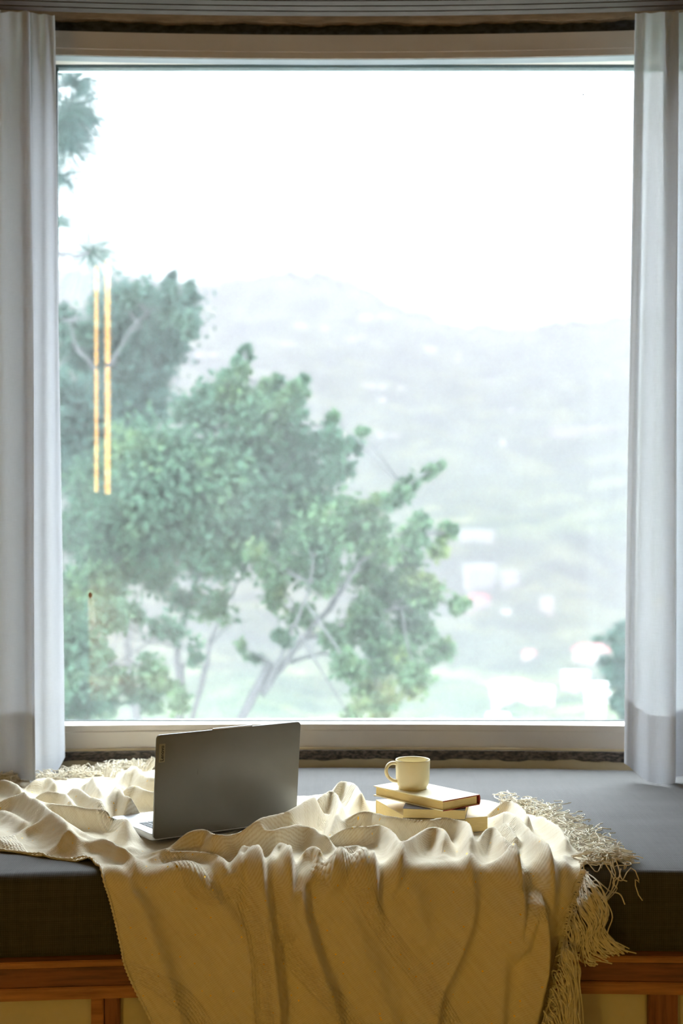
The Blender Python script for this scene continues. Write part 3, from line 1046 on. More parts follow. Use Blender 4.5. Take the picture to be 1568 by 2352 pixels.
def build_fringe():
    polys = []
    top_z = ZC + .002
    # strands lying on the cushion at the right hand end
    side = catmull(np.array([px_top(*p) for p in [(1345, 1990)] + OUT_TOP_R[0:]]), 110)
    for q in range(3):
        for k in range(110):
            i = k
            x, s = side[i] + rng.normal(0, .003, 2)
            f = yf(x)
            p0 = np.array([x - .01, f + R_FRONT - s - .004 * 0, ZC + .006 + .6 * min(.02, cloth_h(x - .01, s))])
            u = k / 109
            # direction: right and back along the edge
            ang = math.radians(8 + 62 * u + rng.normal(0, 16))
            L_ = (.095 - .035 * u) * (1 + .2 * rng.normal()) * (.75 + .25 * (q == 0))
            n = 34
            t = np.linspace(0, 1, n)
            P = p0 + np.outer(t, np.array([math.cos(ang), math.sin(ang), 0]) * L_)
            P = strand_wiggle(P, (.008, .010, .004), 2.6, int(rng.integers(1e9)))
            pile = .014 * rng.random() + .004
            P[:, 2] = p0[2] * (1 - t) ** 2 + (1 - (1 - t) ** 2) * (top_z + pile * (1 + .8 * np.sin(6 * t + rng.random() * 6)))
            P[:, 2] = np.maximum(P[:, 2], top_z)
            # those that run off the edge bend down
            yfe = np.array([yf(a) for a in P[:, 0]]) + R_FRONT * .6
            over = np.maximum(0, yfe - P[:, 1])
            P[:, 2] -= over * 1.6
            P[:, 1] = np.maximum(P[:, 1], yfe - .045)
            polys.append(P)
    # bunched straight-ish hank poking right along the edge
    for k in range(46):
        a = at(1325 + rng.normal(0, 8), 1962 + rng.normal(0, 7), 2.86)
        up = k % 2
        b = at(1438 + rng.normal(0, 12), (1952 if up else 1978) + rng.normal(0, 5), 2.86 if up else 2.84)
        a[2] = ZC + .010 + .004 * rng.random(); b[2] = ZC + .004 + .012 * rng.random()
        t = np.linspace(0, 1, 20)[:, None]
        P = a + (b - a) * t
        P[:, 2] += .012 * np.sin(math.pi * t[:, 0]) + .0
        polys.append(strand_wiggle(P, (.002, .006, .002), 1.5, int(rng.integers(1e9))))
    # strands on the hanging right edge: they fall in hanks, the upper ones end on the bench rail
    edge = catmull(np.array([px_drop(*p) for p in OUT_DROP_R[::-1]]), 170)
    GUIDES = [
        (.02, [(1364, 2036), (1386, 2086), (1382, 2136), (1400, 2166), (1422, 2187)]),
        (.10, [(1352, 2062), (1376, 2108), (1368, 2148), (1388, 2176), (1408, 2190)]),
        (.18, [(1338, 2082), (1362, 2118), (1352, 2152), (1360, 2178), (1378, 2192)]),
        (.25, [(1330, 2112), (1340, 2140), (1337, 2176), (1342, 2206), (1366, 2216)]),
        (.33, [(1318, 2138), (1324, 2160), (1318, 2178), (1306, 2188), (1300, 2194)]),
        (.42, [(1306, 2182), (1316, 2212), (1320, 2252), (1318, 2310), (1316, 2380)]),
        (.55, [(1294, 2222), (1308, 2252), (1314, 2300), (1312, 2360), (1314, 2430)]),
        (.70, [(1284, 2270), (1296, 2296), (1302, 2340), (1304, 2390), (1300, 2440)]),
        (.85, [(1264, 2330), (1276, 2352), (1284, 2390), (1286, 2430), (1284, 2470)]),
        (1.0, [(1236, 2390), (1246, 2410), (1252, 2440), (1254, 2470), (1254, 2500)])]
    gu = np.array([g[0] for g in GUIDES])
    for k in range(170):
        for q in range(1 + (k % 3 == 0)):
            u = k / 169
            x, s = edge[k]
            X0 = np.array(surface(np.array(x - .004), np.array(s), np.array(.010)), dtype=float)
            lo, hi = (0, 4) if u < .375 else (5, 9)
            uu = float(np.clip(u + rng.normal(0, .035), gu[lo], gu[hi] - 1e-6))
            gi = int(np.clip(np.searchsorted(gu, uu, side='right') - 1, lo, hi - 1))
            w_ = (uu - gu[gi]) / (gu[gi + 1] - gu[gi])
            w_ = w_ * w_ * (3 - 2 * w_)
            g = np.array(GUIDES[gi][1], dtype=float) * (1 - w_) + np.array(GUIDES[gi + 1][1], dtype=float) * w_
            sp = 8.0
            wd = np.array([.9, 1.0, .8, 1.1, 1.6])[:, None]
            o1 = rng.normal(0, 1, 2)
            g = g + o1 * np.array([sp, sp * .4]) * wd + rng.normal(0, 1, (5, 2)) * np.array([2.5, 2.0])
            if gi < 5:
                g[4, 0] += rng.normal(0, 9)
            dd = 2.742 - .006 * rng.random(5) if gi < 5 else 2.712 + .004 * rng.normal(size=5)
            pts = [X0, X0 + np.array([.010, -.003, -.001])] + [at(a, b, c) for (a, b), c in zip(g, dd)]
            P = catmull(np.array(pts), 34)
            P = strand_wiggle(P, (.0022, .002, .0012), 1.3, int(rng.integers(1e9)))
            yl = np.array([yf(a) for a in P[:, 0]])
            P[:, 1] = np.minimum(P[:, 1], np.where(P[:, 2] > ZB + .002, yl - .010, yl - .027))
            polys.append(P)
    # a few loose yarns out over the dark front of the cushion
    loose = [[(1392, 1985), (1412, 2020), (1418, 2045), (1400, 2075), (1385, 2088)], [(1420, 1980), (1428, 2005), (1436, 2030), (1447, 2034)],
             [(1362, 2042), (1375, 2032), (1392, 2045), (1410, 2060), (1432, 2066), (1442, 2088)], [(1408, 1990), (1420, 2015), (1415, 2040), (1425, 2055), (1395, 2085)],
             [(1345, 1992), (1348, 2006), (1352, 2012)], [(1340, 1995), (1342, 2010), (1358, 2014)], [(1385, 2088), (1405, 2070), (1425, 2045), (1433, 2005)],
             [(1382, 2080), (1402, 2058), (1412, 2030), (1410, 2010)], [(1388, 2086), (1408, 2064), (1420, 2036), (1432, 2022)]]
    for q, pts in enumerate(loose):
        P = catmull(np.array([at(a, b, 2.752) for a, b in pts]), 24)
        P[:, 1] = np.array([yf(a) for a in P[:, 0]]) - .012 - .004 * np.sin(np.linspace(0, 7, 24))
        polys.append(P)
    o = link('fringe', tubes(polys, [.0010 + .0003 * rng.random() for _ in polys], 5), M['yarn'], None, True)
    o.parent = blanket; o.matrix_parent_inverse = Matrix.Translation((0, -3.0, -ZC))
    o['label'] = 'loose cream yarn fringe at the right hand end'; o['kind'] = 'stuff'
    # back-left end
    polys = []
    back = catmull(np.array([px_top(*p) for p in OUT_BACK[11:]]), 200)
    for k in range(200):
        for q in range(2):
            x, s = back[k] + rng.normal(0, .004, 2)
            y0 = yf(x) + R_FRONT - s
            z0 = ZC + .004 + max(.004, cloth_h(x, s + .015))
            ang = math.radians(95 + rng.normal(0, 38))
            L_ = .055 * (1 + .3 * rng.normal())
            n = 16
            t = np.linspace(0, 1, n)
            P = np.array([x, y0 - .012, z0]) + np.outer(t, np.array([math.cos(ang), math.sin(ang) * .7, 0]) * L_)
            P[:, 2] = z0 + .022 * np.sin(t * 2.2) * rng.random() - (z0 - ZC - .003) * t ** 1.5
            P = strand_wiggle(P, (.007, .006, .004), 1.6, int(rng.integers(1e9)))
            P[:, 2] = np.maximum(P[:, 2], ZC + .002)
            P[:, 1] = np.minimum(P[:, 1], 3.90 - P[:, 0] ** 2 / BOW)
            polys.append(P)
    tuft = [((243, 1785), (250, 1752)), ((246, 1785), (256, 1760)), ((250, 1785), (270, 1768)), ((318, 1765), (320, 1745)), ((322, 1768), (328, 1752)), ((330, 1772), (350, 1745)),
            ((335, 1772), (352, 1748)), ((338, 1772), (356, 1752)), ((155, 1790), (162, 1768)), ((160, 1790), (178, 1770)), ((340, 1770), (352, 1742)), ((262, 1785), (276, 1768))]
    for (a, b) in tuft:
        for q in range(6):
            pa = at(a[0] + rng.normal(0, 4), a[1], 3.72); pb = at(b[0] + rng.normal(0, 4), b[1] + rng.normal(0, 3), 3.74)
            P = catmull(np.array([pa, (pa + pb) / 2 + rng.normal(0, .004, 3), pb]), 10)
            P[:, 2] = np.maximum(P[:, 2], ZC + .002)
            polys.append(P)
    o = link('fringe', tubes(polys, [.0011 + .0003 * rng.random() for _ in polys], 5), M['yarn'], None, True)
    o.parent = blanket; o.matrix_parent_inverse = Matrix.Translation((0, -3.0, -ZC))
    o['label'] = 'tangled cream fringe at the far end behind the laptop'; o['kind'] = 'stuff'
    # twisted selvedge cord along the hanging left edge
    hem = np.array([px_top(*p) for p in OUT_TOP_FRONT] + [px_drop(*p) for p in OUT_DROP_L])
    hem = catmull(hem, 420)
    P = []
    for k, (x, s) in enumerate(hem):
        h = cloth_h(x + .006, s - .004 if s < 0 else s)
        q = np.array(surface(np.array(x + (.002 if s > 0 else 0)), np.array(s), np.array(min(h, .012) + .001)), dtype=float)
        P.append(q)
    P = np.array(P)
    for _ in range(12):
        P[1:-1] = .5 * P[1:-1] + .25 * (P[2:] + P[:-2])
    rad = .0024 + .0009 * np.sin(np.arange(len(P)) * 1.15)
    o = link('selvedge', tubes([P], [rad], 7), M['yarn'], None, True)
    o.parent = blanket; o.matrix_parent_inverse = Matrix.Translation((0, -3.0, -ZC))


build_fringe()


# ------------------------------------------------------------------ laptop
def build_laptop():
    lap = empty('laptop', LAP_O, LAP_YAW)
    tag(lap, 'open grey laptop with its back to the room on the throw', 'laptop')
    W, Dp, H = LAP_W, LAP_D, LAP_H
    base = rounded_slab(W, Dp, .014, .010)
    base.transform(Matrix(((1, 0, 0, 0), (0, 0, 1, 0), (0, 1, 0, 0), (0, 0, 0, 1))))     # thickness -> z
    base.flip_normals()
    b = link('base', base, M['deck'], lap)
    under = rounded_slab(W - .006, Dp - .006, .0015, .010)
    under.transform(Matrix(((1, 0, 0, .003), (0, 0, 1, .003), (0, 1, 0, -.0013), (0, 0, 0, 1))))
    link('base_underside', under, M['black'], lap)
    # keyboard: six rows, far row nearest the hinge
    kb = box('keyboard_well', .022, W - .022, .018, .112, .0136, .0142, M['deck'], b)
    kw = (W - .048) / 15
    km = box_mesh(0, kw - .0028, 0, .0128, 0, .0012, .0005, 1)
    km.materials.append(M['key'])
    for r in range(6):
        y = .020 + r * .0155
        x = .024
        cells = [1] * 15
        if r == 5: cells = [1, 1, 1, 1, 5, 1, 1, 1, 1, 1, 1]
        for c in cells:
            if c == 1:
                me = km
            else:
                me = box_mesh(0, kw * c - .0028, 0, .0128, 0, .0012, .0005, 1); me.materials.append(M['key'])
            k_ = bpy.data.objects.new('key', me); COL.objects.link(k_)
            k_.parent = b; k_.location = (x, y, .0140)
            x += kw * c
    tp = rounded_slab(.105, .062, .0004, .004)
    tp.transform(Matrix(((1, 0, 0, W / 2 - .0525), (0, 0, 1, .128), (0, 1, 0, .0139), (0, 0, 0, 1))))
    link('touchpad', tp, simple('touchpad_grey', (.55, .56, .6), None, 10, .3, metallic=.4), b)
    # lid
    lidm = rounded_slab(W, H, .0055, .009, 8)
    lid = link('lid', lidm, M['steel'], lap)
    lid.location = (0, -.0075, .004)
    lid.rotation_euler = (math.radians(5.0), 0, 0)
    ins = box('screen_bezel', .004, W - .004, .0054, .0062, .006, H - .004, M['black'], lid)
    box('screen', .010, W - .010, .0061, .0066, .016, H - .012, M['screen'], lid)
    box('camera_lip', W * .375, W * .65, .0006, .0056, H - .002, H + .0028, M['deck'], lid, .0008, 1)
    box('badge', .0058, .0195, -.0005, .0002, H - .058, H - .019, M['plate'], lid, .0002, 1)
    cu = bpy.data.curves.new('badge_lettering', 'FONT')
    cu.body = 'Lenovo'; cu.size = .0116; cu.extrude = .0002; cu.offset = .00025
    tmp = bpy.data.objects.new('t', cu); COL.objects.link(tmp)
    dg = bpy.context.evaluated_depsgraph_get()
    me = bpy.data.meshes.new_from_object(tmp.evaluated_get(dg))
    bpy.data.objects.remove(tmp)
    co = np.array([v.co[:] for v in me.vertices])
    w_ = co[:, 0].max() - co[:, 0].min()
    sc = .0325 / w_
    x0 = co[:, 0].min()
    for v in me.vertices:
        a, h_, d_ = (v.co.x - x0) * sc, v.co.y * sc, v.co.z
        v.co = (.0163 - h_, -.0008 - d_ * .5, H - .0552 + a)
    me.materials.clear()
    tx = link('badge_lettering', me, M['black'], lid)
    box('scratch', .098, .0984, -.0001, .0001, H - .092, H - .081, M['black'], lid)
    # hinge barrel
    hb = tubes([np.array([(.03, .004, .0125), (W - .03, .004, .0125)])], [.0045], 10)
    link('hinge', hb, M['black'], lap, True)
    return lap


build_laptop()


# ------------------------------------------------------------------ books and mug
def book(name, label, c, yaw, w, d, z0, t, cover, spine_side=None, cover_t=.0016, over=.002, spine_mat=None, warp=0.0):
    """w along local x, d along local y, pages inside two covers; the spine closes one side"""
    root = empty(name, (c[0], c[1], z0), yaw)
    tag(root, label, 'book', 'stacked books')
    bx = w / 2; by = d / 2
    pm = box_mesh(-bx + over, bx - over, -by + over, by - over, cover_t, t - cover_t, .0006, 1)
    link('pages', pm, M['pages'], root)

    def board(zb, mat, lift=0.0):
        n = 10
        verts, faces = [], []
        for i in range(n + 1):
            x = -bx + w * i / n
            for j in range(n + 1):
                y = -by + d * j / n
                k = lift * max(0, (i / n - .6) / .4) ** 2 * (1 if lift else 0)
                verts.append((x, y, zb + k))
        m0 = len(verts)
        verts += [(a, b_, z_ + cover_t) for (a, b_, z_) in verts]
        q = n + 1
        for i in range(n):
            for j in range(n):
                a = i * q + j
                faces.append((a, a + 1, a + q + 1, a + q))
                faces.append((m0 + a, m0 + a + q, m0 + a + q + 1, m0 + a + 1))
        for i in range(n):
            for (a, b_) in ((i * q, (i + 1) * q), ((i + 1) * q + n, i * q + n), (i + 1, i), (n * q + i, n * q + i + 1)):
                faces.append((a, b_, b_ + m0, a + m0))
        return link('cover', mesh(verts, faces), mat, root)
    board(0, cover)
    board(t - cover_t, cover)
    sm = spine_mat or cover
    n = 8
    verts, faces = [], []
    if spine_side in ('+x', '-x'):
        sgn = 1 if spine_side == '+x' else -1
        for e in (-by, by):
            for k in range(n + 1):
                a = math.pi * k / n
                verts.append((sgn * (bx - .001 + .004 * math.sin(a)), e, t / 2 - t / 2 * math.cos(a)))
    else:
        sgn = 1 if spine_side == '+y' else -1
        for e in (-bx, bx):
            for k in range(n + 1):
                a = math.pi * k / n
                verts.append((e, sgn * (by - .001 + .004 * math.sin(a)), t / 2 - t / 2 * math.cos(a)))
    q = n + 1
    for k in range(n):
        faces.append((k, k + 1, q + k + 1, q + k))
    faces.append(tuple(range(q))); faces.append(tuple(range(2 * q - 1, q - 1, -1)))
    link('spine', mesh(verts, faces), sm, root)
    return root


Z3 = .5065; T3 = .032
Z2 = Z3 + T3 + .0002; T2 = .0215
Z1 = Z2 + T2 + .0002; T1 = .0225
book('paperback_book', 'wide tan paperback at the bottom of the stack', B3['c'], B3['yaw'], .173, .245, Z3, T3, M['cover_tan'], '+y', .0008, .0006)
book('paperback_book', 'small dark covered paperback in the middle of the stack', (.212, 3.165), math.radians(-8), .135, .17, Z2, T2, M['cover_dark'], '+y', .0008, .0006)
B1Y = math.atan2(.071, .084)
b1 = book('hardback_book', 'cream hardback with a red cloth spine on top of the stack', (.188, 3.178), B1Y, .112, .225, Z1, T1, M['cover_cream'], '+x', .0022, .004, M['cover_red'])
# the red cloth shows at both covers' tail edge
box('cloth_edge', -.056, .056, -.1131, -.1119, .0002, .0022, M['cover_red'], b1)
box('cloth_edge', -.056, .056, -.1131, -.1119, T1 - .0024, T1 - .0003, M['cover_red'], b1)


def build_mug():
    z0 = Z1 + T1 + .0003
    mug = empty('coffee_mug', (.160, 3.196, z0)); tag(mug, 'cream ceramic cup standing on the book stack', 'mug')
    R, H = .0385, .0655
    prof = [(0, .003), (R * .70, .003), (R * .74, 0), (R * .82, 0), (R * .83, .0045), (R * .90, .009), (R * .965, .016), (R * .985, .026), (R, .05), (R * 1.01, H - .002),
            (R * 1.0, H), (R * .965, H - .0005), (R * .945, H - .004), (R * .93, .03), (R * .90, .016), (R * .78, .008), (0, .0065)]
    link('body', lathe(prof, 64), M['mug'], mug, True)
    pts = catmull(np.array([(-R * .93, 0, .0565), (-R * 1.18, 0, .0590), (-R * 1.42, 0, .0560), (-R * 1.58, 0, .0470), (-R * 1.58, 0, .0360), (-R * 1.44, 0, .0265), (-R * 1.2, 0, .0200), (-R * .93, 0, .0175)]), 40)
    h = link('handle', tubes([pts], [np.full(40, .0040)], 12), M['mug'], mug, True)
    h.scale = (1, 1.35, 1)
    h.rotation_euler = (0, 0, math.radians(12))
    cf = lathe([(0, .012), (R * .86, .012)], 40)
    return mug


build_mug()


# ------------------------------------------------------------------ sheer curtains
def curtain(name, label, top, bot, D0, hem_px, zb_fn, selv_first):
    """top/bot: lists of (photo x at the top, depth offset) along the cloth's width; two ends of a ruled sheet"""
    root = empty(name, (0, 0, 0)); tag(root, label, 'curtain', 'sheer curtains')
    nu, nz = 260, 70
    A = catmull(np.array(top, dtype=float), nu); B = catmull(np.array(bot, dtype=float), nu)
    u = np.linspace(0, 1, nu)
    ztop = 2.5235
    G = np.zeros((nu, nz, 3))
    for j in range(nz):
        t = j / (nz - 1)
        e = t ** .85
        X = A[:, 0] * (1 - e) + B[:, 0] * e
        dd = A[:, 1] * (1 - e) + B[:, 1] * e
        X = X + 3.2 * np.sin(5.5 * t + u * 9) * t * (1 - t) * 3 * .6
        g = min(1.0, t / .16); g = g * g * (3 - 2 * g)
        D = D0 + dd * (.2 + .8 * g) + .066 * (1 - g)
        x = (X - 784) / F * D
        D = D + bow(x) * .6
        zb = zb_fn(u)
        z = ztop + (zb - ztop) * t
        G[:, j] = np.stack([x, D + .004 * np.sin(u * 60 + t * 3), z], -1)

    def sheet(nm, j0, off, mat, i0=0, i1=nu):
        g = G[i0:i1, j0:].copy(); g[..., 1] += off
        a, b_ = g.shape[:2]
        i = np.arange(a - 1)[:, None]; k = np.arange(b_ - 1)[None]
        Q = np.stack([i * b_ + k, (i + 1) * b_ + k, (i + 1) * b_ + k + 1, i * b_ + k + 1], -1).reshape(-1, 4)
        me = np_mesh(g.reshape(-1, 3), Q)
        uvl = me.uv_layers.new(name='UVMap')
        seg = np.r_[0, np.cumsum(np.linalg.norm(np.diff(G[:, 30], axis=0), axis=1))]
        uv = np.stack([np.repeat(seg[i0:i1], b_), g[..., 2].ravel()], -1)
        uvl.data.foreach_set('uv', uv[Q.ravel()].astype(np.float32).ravel())
        return link(nm, me, mat, root, True)
    sheet('cloth', 0, 0, M['sheer'])
    jh = int(nz * .905)
    sheet('hem', jh, .0016, M['sheer_hem'])
    i0, i1 = selv_first
    sheet('side_hem', 0, .0022, M['sheer_hem'], i0, i1)
    return root


curtain('sheer_curtain', 'white sheer curtain hanging left of the window beside the laptop',
        [(-420, -.02), (-330, .02), (-240, -.02), (-150, .02), (-60, -.02), (10, .015), (42, -.03), (72, -.035), (60, -.01), (80, .02), (106, .06), (129, .09)],
        [(-420, -.03), (-330, .03), (-240, -.03), (-150, .03), (-60, -.02), (20, .02), (62, -.04), (86, -.07), (72, -.03), (95, .02), (130, .08), (152, .145)],
        3.715, 1615, lambda u: .512 + .006 * np.sin(u * 25) + .030 * np.clip((u - .86) / .14, 0, 1) ** 1.5, (237, 260))
curtain('sheer_curtain', 'white sheer curtain hanging right of the window above the bare cushion',
        [(1455, .012), (1478, .014), (1512, .0), (1552, -.03), (1532, -.01), (1518, .0), (1552, .012), (1600, -.02), (1680, .02), (1760, -.02), (1850, .02), (1950, -.02)],
        [(1430, .03), (1454, .02), (1500, -.03), (1545, -.06), (1535, -.02), (1526, .0), (1560, .015), (1630, -.03), (1700, .03), (1780, -.03), (1880, .03), (1980, -.03)],
        3.715, 1600, lambda u: .511 + .006 * np.sin(u * 25) + .034 * np.clip(1 - u / .14, 0, 1) ** 1.2, (0, 23))


# ------------------------------------------------------------------ amber tubes mirrored in the pane, and added warm fill lamps
def mat_emit(name, col, strength):
    m, nt, b, out = mat_new(name)
    b.inputs['Base Color'].default_value = (*col, 1)
    b.inputs['Emission Color'].default_value = (*col, 1)
    b.inputs['Emission Strength'].default_value = strength
    return m


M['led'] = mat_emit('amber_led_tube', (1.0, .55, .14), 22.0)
LED_Y = .30
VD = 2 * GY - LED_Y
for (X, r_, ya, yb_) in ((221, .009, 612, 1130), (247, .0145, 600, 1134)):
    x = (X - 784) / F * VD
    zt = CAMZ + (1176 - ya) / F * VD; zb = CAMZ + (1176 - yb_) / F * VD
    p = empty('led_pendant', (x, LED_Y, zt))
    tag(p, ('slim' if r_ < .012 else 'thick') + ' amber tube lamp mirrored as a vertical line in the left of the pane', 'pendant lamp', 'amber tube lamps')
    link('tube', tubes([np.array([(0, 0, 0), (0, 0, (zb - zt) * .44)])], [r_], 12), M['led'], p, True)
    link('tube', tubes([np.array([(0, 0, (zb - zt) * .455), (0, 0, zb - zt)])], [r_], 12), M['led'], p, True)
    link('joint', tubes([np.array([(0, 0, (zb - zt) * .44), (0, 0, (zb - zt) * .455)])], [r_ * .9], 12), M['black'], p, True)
    link('cable', tubes([np.array([(0, 0, 0), (0, 0, CEIL - zt)])], [.003], 8), M['black'], p, True)

m_, nt_, b_, o_ = mat_new('fill_lamp_shade')
b_.inputs['Base Color'].default_value = (.5, .36, .2, 1)
for (lx, en, lb) in ((-2.11, 66, 'added warm fill lamp, unseen in the left corner behind the camera'), (2.30, 30, 'added warm fill lamp, unseen in the right corner behind the camera')):
    lamp = empty('fill_lamp', (lx, -2.1, 0)); tag(lamp, lb, 'fill lamp', 'added fill lamps')  # unseen lamp added as warm fill on the bench and throw
    link('base', lathe([(0, 0), (.12, 0), (.12, .015), (.02, .03), (0, .03)], 32), M['black'], lamp, True)
    link('pole', tubes([np.array([(0, 0, .03), (0, 0, .50)])], [.011], 12), M['black'], lamp, True)
    link('shade', lathe([(0, .80), (.08, .80), (.17, .612)], 40), m_, lamp, True)  # shaped to keep the added light off the window head
    pl = bpy.data.lights.new('fill_bulb', 'POINT'); pl.energy = en; pl.color = (1.0, .70, .10); pl.shadow_soft_size = .09
    plo = bpy.data.objects.new('fill_bulb', pl); COL.objects.link(plo); plo.parent = lamp; plo.location = (0, 0, .58)

# ------------------------------------------------------------------ outside: the valley
CREST = [(-1400, 520), (-800, 560), (0, 600), (300, 640), (450, 655), (560, 632), (640, 622), (740, 628), (820, 660), (900, 695), (1040, 745), (1200, 748), (1320, 738), (1430, 722), (1568, 712), (2300, 640), (3000, 600)]
CX = np.array([c[0] for c in CREST], dtype=float); CY = np.array([c[1] for c in CREST], dtype=float)
TD = np.array([6, 20, 60, 150, 400, 700, 1100, 1600, 2400, 3000], dtype=float)
TT = np.array([-.75, -.36, -.24, -.19, -.148, -.112, -.055, .03, 0, 0], dtype=float)


def terrain_t(a, D):
    """height over distance as seen from the camera, a = x / D"""
    a = np.asarray(a, dtype=float); D = np.asarray(D, dtype=float)
    crest = -(np.interp(784 + a * F, CX, CY) - 1176) / F
    base = np.interp(np.log(np.minimum(D, 1600)), np.log(TD[:8]), TT[:8])
    k = np.clip((D - 1600) / 800, 0, 1)
    far = .03 + (crest - .03) * k
    far = np.where(D > 2400, crest * (1 - (D - 2400) / 900), far)
    t = np.where(D > 1600, far, base)
    n = vnoise(a * 14 + 3, np.log(D) * 7, 21) * .010 + vnoise(a * 45, np.log(D) * 24, 22) * .0035
    n2 = (vnoise(a * 230, np.log(D) * 60, 23) + .6 * vnoise(a * 480, np.log(D) * 140, 24)) * .0022
    fade = np.clip((D - 80) / 300, 0, 1)
    return t + n * fade * np.where(D > 2100, .35, 1) + n2 * fade


def build_terrain():
    na, nd = 420, 330
    a = np.linspace(-.62, .62, na)
    D = np.exp(np.linspace(math.log(6), math.log(2900), nd))
    A, DD = np.meshgrid(a, D, indexing='ij')
    T = terrain_t(A, DD)
    V = np.stack([A * DD, DD, CAMZ + T * DD], -1).reshape(-1, 3)
    i = np.arange(na - 1)[:, None]; k = np.arange(nd - 1)[None]
    Q = np.stack([i * nd + k, (i + 1) * nd + k, (i + 1) * nd + k + 1, i * nd + k + 1], -1).reshape(-1, 4)
    m, nt, b, out = mat_new('forested_slope')
    n1 = noise_node(nt, .02, 6, .65)
    r = ramp(nt, n1.outputs['Fac'], [(.36, (.04, .07, .05)), (.5, (.07, .105, .06)), (.58, (.13, .165, .085)), (.68, (.19, .21, .11))])
    nt.links.new(r.outputs['Color'], b.inputs['Base Color'])
    b.inputs['Roughness'].default_value = 1.0; b.inputs['Specular IOR Level'].default_value = 0
    o = link('hillside', np_mesh(V, Q), m, None, True)
    tag(o, 'hazy green hillside rising across the valley', 'hill', kind='structure')


build_terrain()


def ground_px(X, Y):
    a = (X - 784) / F
    t0 = -(Y - 1176) / F
    Ds = np.exp(np.linspace(math.log(120), math.log(2390), 1500))
    tt = terrain_t(np.full_like(Ds, a), Ds)
    i = int(np.argmax(tt >= t0))
    D = Ds[i] if tt[i] >= t0 else 2380
    return a, D


def house(name, label, X, Y, w, h, wall, roof, red, floors, group, bays=3):
    a, D = ground_px(X, Y)
    sc = D / F
    W, H = w * sc, h * sc
    t = float(terrain_t(np.array(a), np.array(D)))
    root = empty(name, (a * D, D, CAMZ + t * D - .5 * sc * 4), rng.normal(0, .12))
    tag(root, label, 'house', group)
    dep = W * .6
    box('wall', -W / 2, W / 2, 0, dep, -H * .4, H, wall, root)
    if red:
        rh = H * .45
        e = W * .06
        v = [(-W / 2 - e, -e, H), (W / 2 + e, -e, H), (W / 2 + e, dep + e, H), (-W / 2 - e, dep + e, H), (-W * .32, dep / 2, H + rh), (W * .32, dep / 2, H + rh)]
        link('roof', mesh(v, [(0, 1, 5, 4), (1, 2, 5), (2, 3, 4, 5), (3, 0, 4), (3, 2, 1, 0)]), roof, root)
    else:
        box('roof', -W / 2 - W * .03, W / 2 + W * .03, -W * .03, dep + W * .03, H, H + H * .06, roof, root)
    if floors:
        fh = H / floors
        pm = box_mesh(-W * .35 / bays, W * .35 / bays, -.15, .05, 0, fh * .5); pm.materials.append(M['house_pane'])
        for f in range(floors):
            for k in range(bays):
                q = bpy.data.objects.new('window', pm); COL.objects.link(q); q.parent = root
                q.location = (-W / 2 + W * (k + .5) / bays, 0, fh * (f + .28))
            if f:
                box('balcony_slab', -W * .5, W * .5, -W * .05, 0, fh * f - fh * .06, fh * f + fh * .06, M['roof_white'], root)


NEAR = [
    ('apartment_block', 'tall white apartment block right of the leafy branches', 1106, 1352, 66, 52, 'house_wall', 'roof_white', 0, 5),
    ('house', 'pale house just right of the tall white apartment block', 1172, 1352, 42, 36, 'house_wall', 'roof_white', 0, 2),
    ('house', 'rosy house with a red roof below the tall white block', 1098, 1402, 52, 26, 'house_pink', 'roof_red', 1, 2),
    ('house', 'narrow pale tower house standing alone on the mid slope', 1256, 1412, 30, 38, 'house_cream', 'roof_white', 0, 3),
    ('house', 'small white hut between the rosy house and the tower house', 1162, 1412, 26, 12, 'house_wall', 'roof_white', 0, 0),
    ('house', 'small rosy cottage left of the large red roofed villa', 1216, 1516, 30, 16, 'house_pink', 'roof_red', 1, 1),
    ('villa', 'large cream villa with a broad red roof beside the right curtain', 1362, 1526, 82, 32, 'house_cream', 'roof_red', 1, 2),
    ('house', 'wide red roofed house at the bottom left of the village', 1176, 1604, 92, 28, 'house_pink', 'roof_red', 1, 2),
    ('house', 'cream house in front of the wide red roofed house', 1158, 1622, 42, 30, 'house_cream', 'roof_white', 0, 2),
    ('house', 'cream house with flat roof at the bottom middle of the village', 1238, 1616, 66, 34, 'house_cream', 'roof_white', 0, 2),
    ('house', 'tallest white house of the lower village', 1322, 1588, 58, 42, 'house_wall', 'roof_white', 0, 3),
    ('house', 'white house nearest the foot of the right curtain', 1374, 1606, 52, 34, 'house_wall', 'roof_white', 0, 2),
    ('house', 'small cream house low beside the right curtain hem', 1368, 1648, 34, 22, 'house_cream', 'roof_white', 0, 1),
    ('house', 'pale flat house at the very bottom edge of the pane', 1146, 1656, 46, 14, 'house_wall', 'roof_white', 0, 1),
    ('row_house', 'row of white houses on the knoll above the apartment block', 1090, 1240, 84, 22, 'house_wall', 'roof_white', 0, 2),
    ('long_building', 'long white building high on the right hand slope', 1345, 996, 150, 16, 'house_wall', 'roof_white', 0, 2),
]
for (nm, lb, X, Y, w, h, wl, rf, red, fl_) in NEAR:
    house(nm, lb, X, Y, w, h, M[wl], M[rf], red, fl_, 'houses in the valley', max(2, int(w / 14)))
FAR = [(840, 738, 22, 16), (882, 728, 24, 8), (800, 784, 32, 10), (832, 776, 20, 8), (976, 806, 44, 11), (1052, 820, 14, 8), (1055, 832, 16, 8), (1196, 758, 42, 16), (880, 896, 14, 13), (846, 890, 28, 8),
       (878, 924, 14, 10), (920, 896, 16, 9), (1174, 946, 14, 7), (1154, 1020, 13, 10), (736, 760, 40, 10), (690, 752, 26, 9), (1398, 862, 10, 8), (640, 830, 14, 8), (895, 1003, 50, 7), (470, 828, 60, 16),
       (1130, 880, 10, 7), (775, 705, 10, 6), (660, 795, 30, 8)]
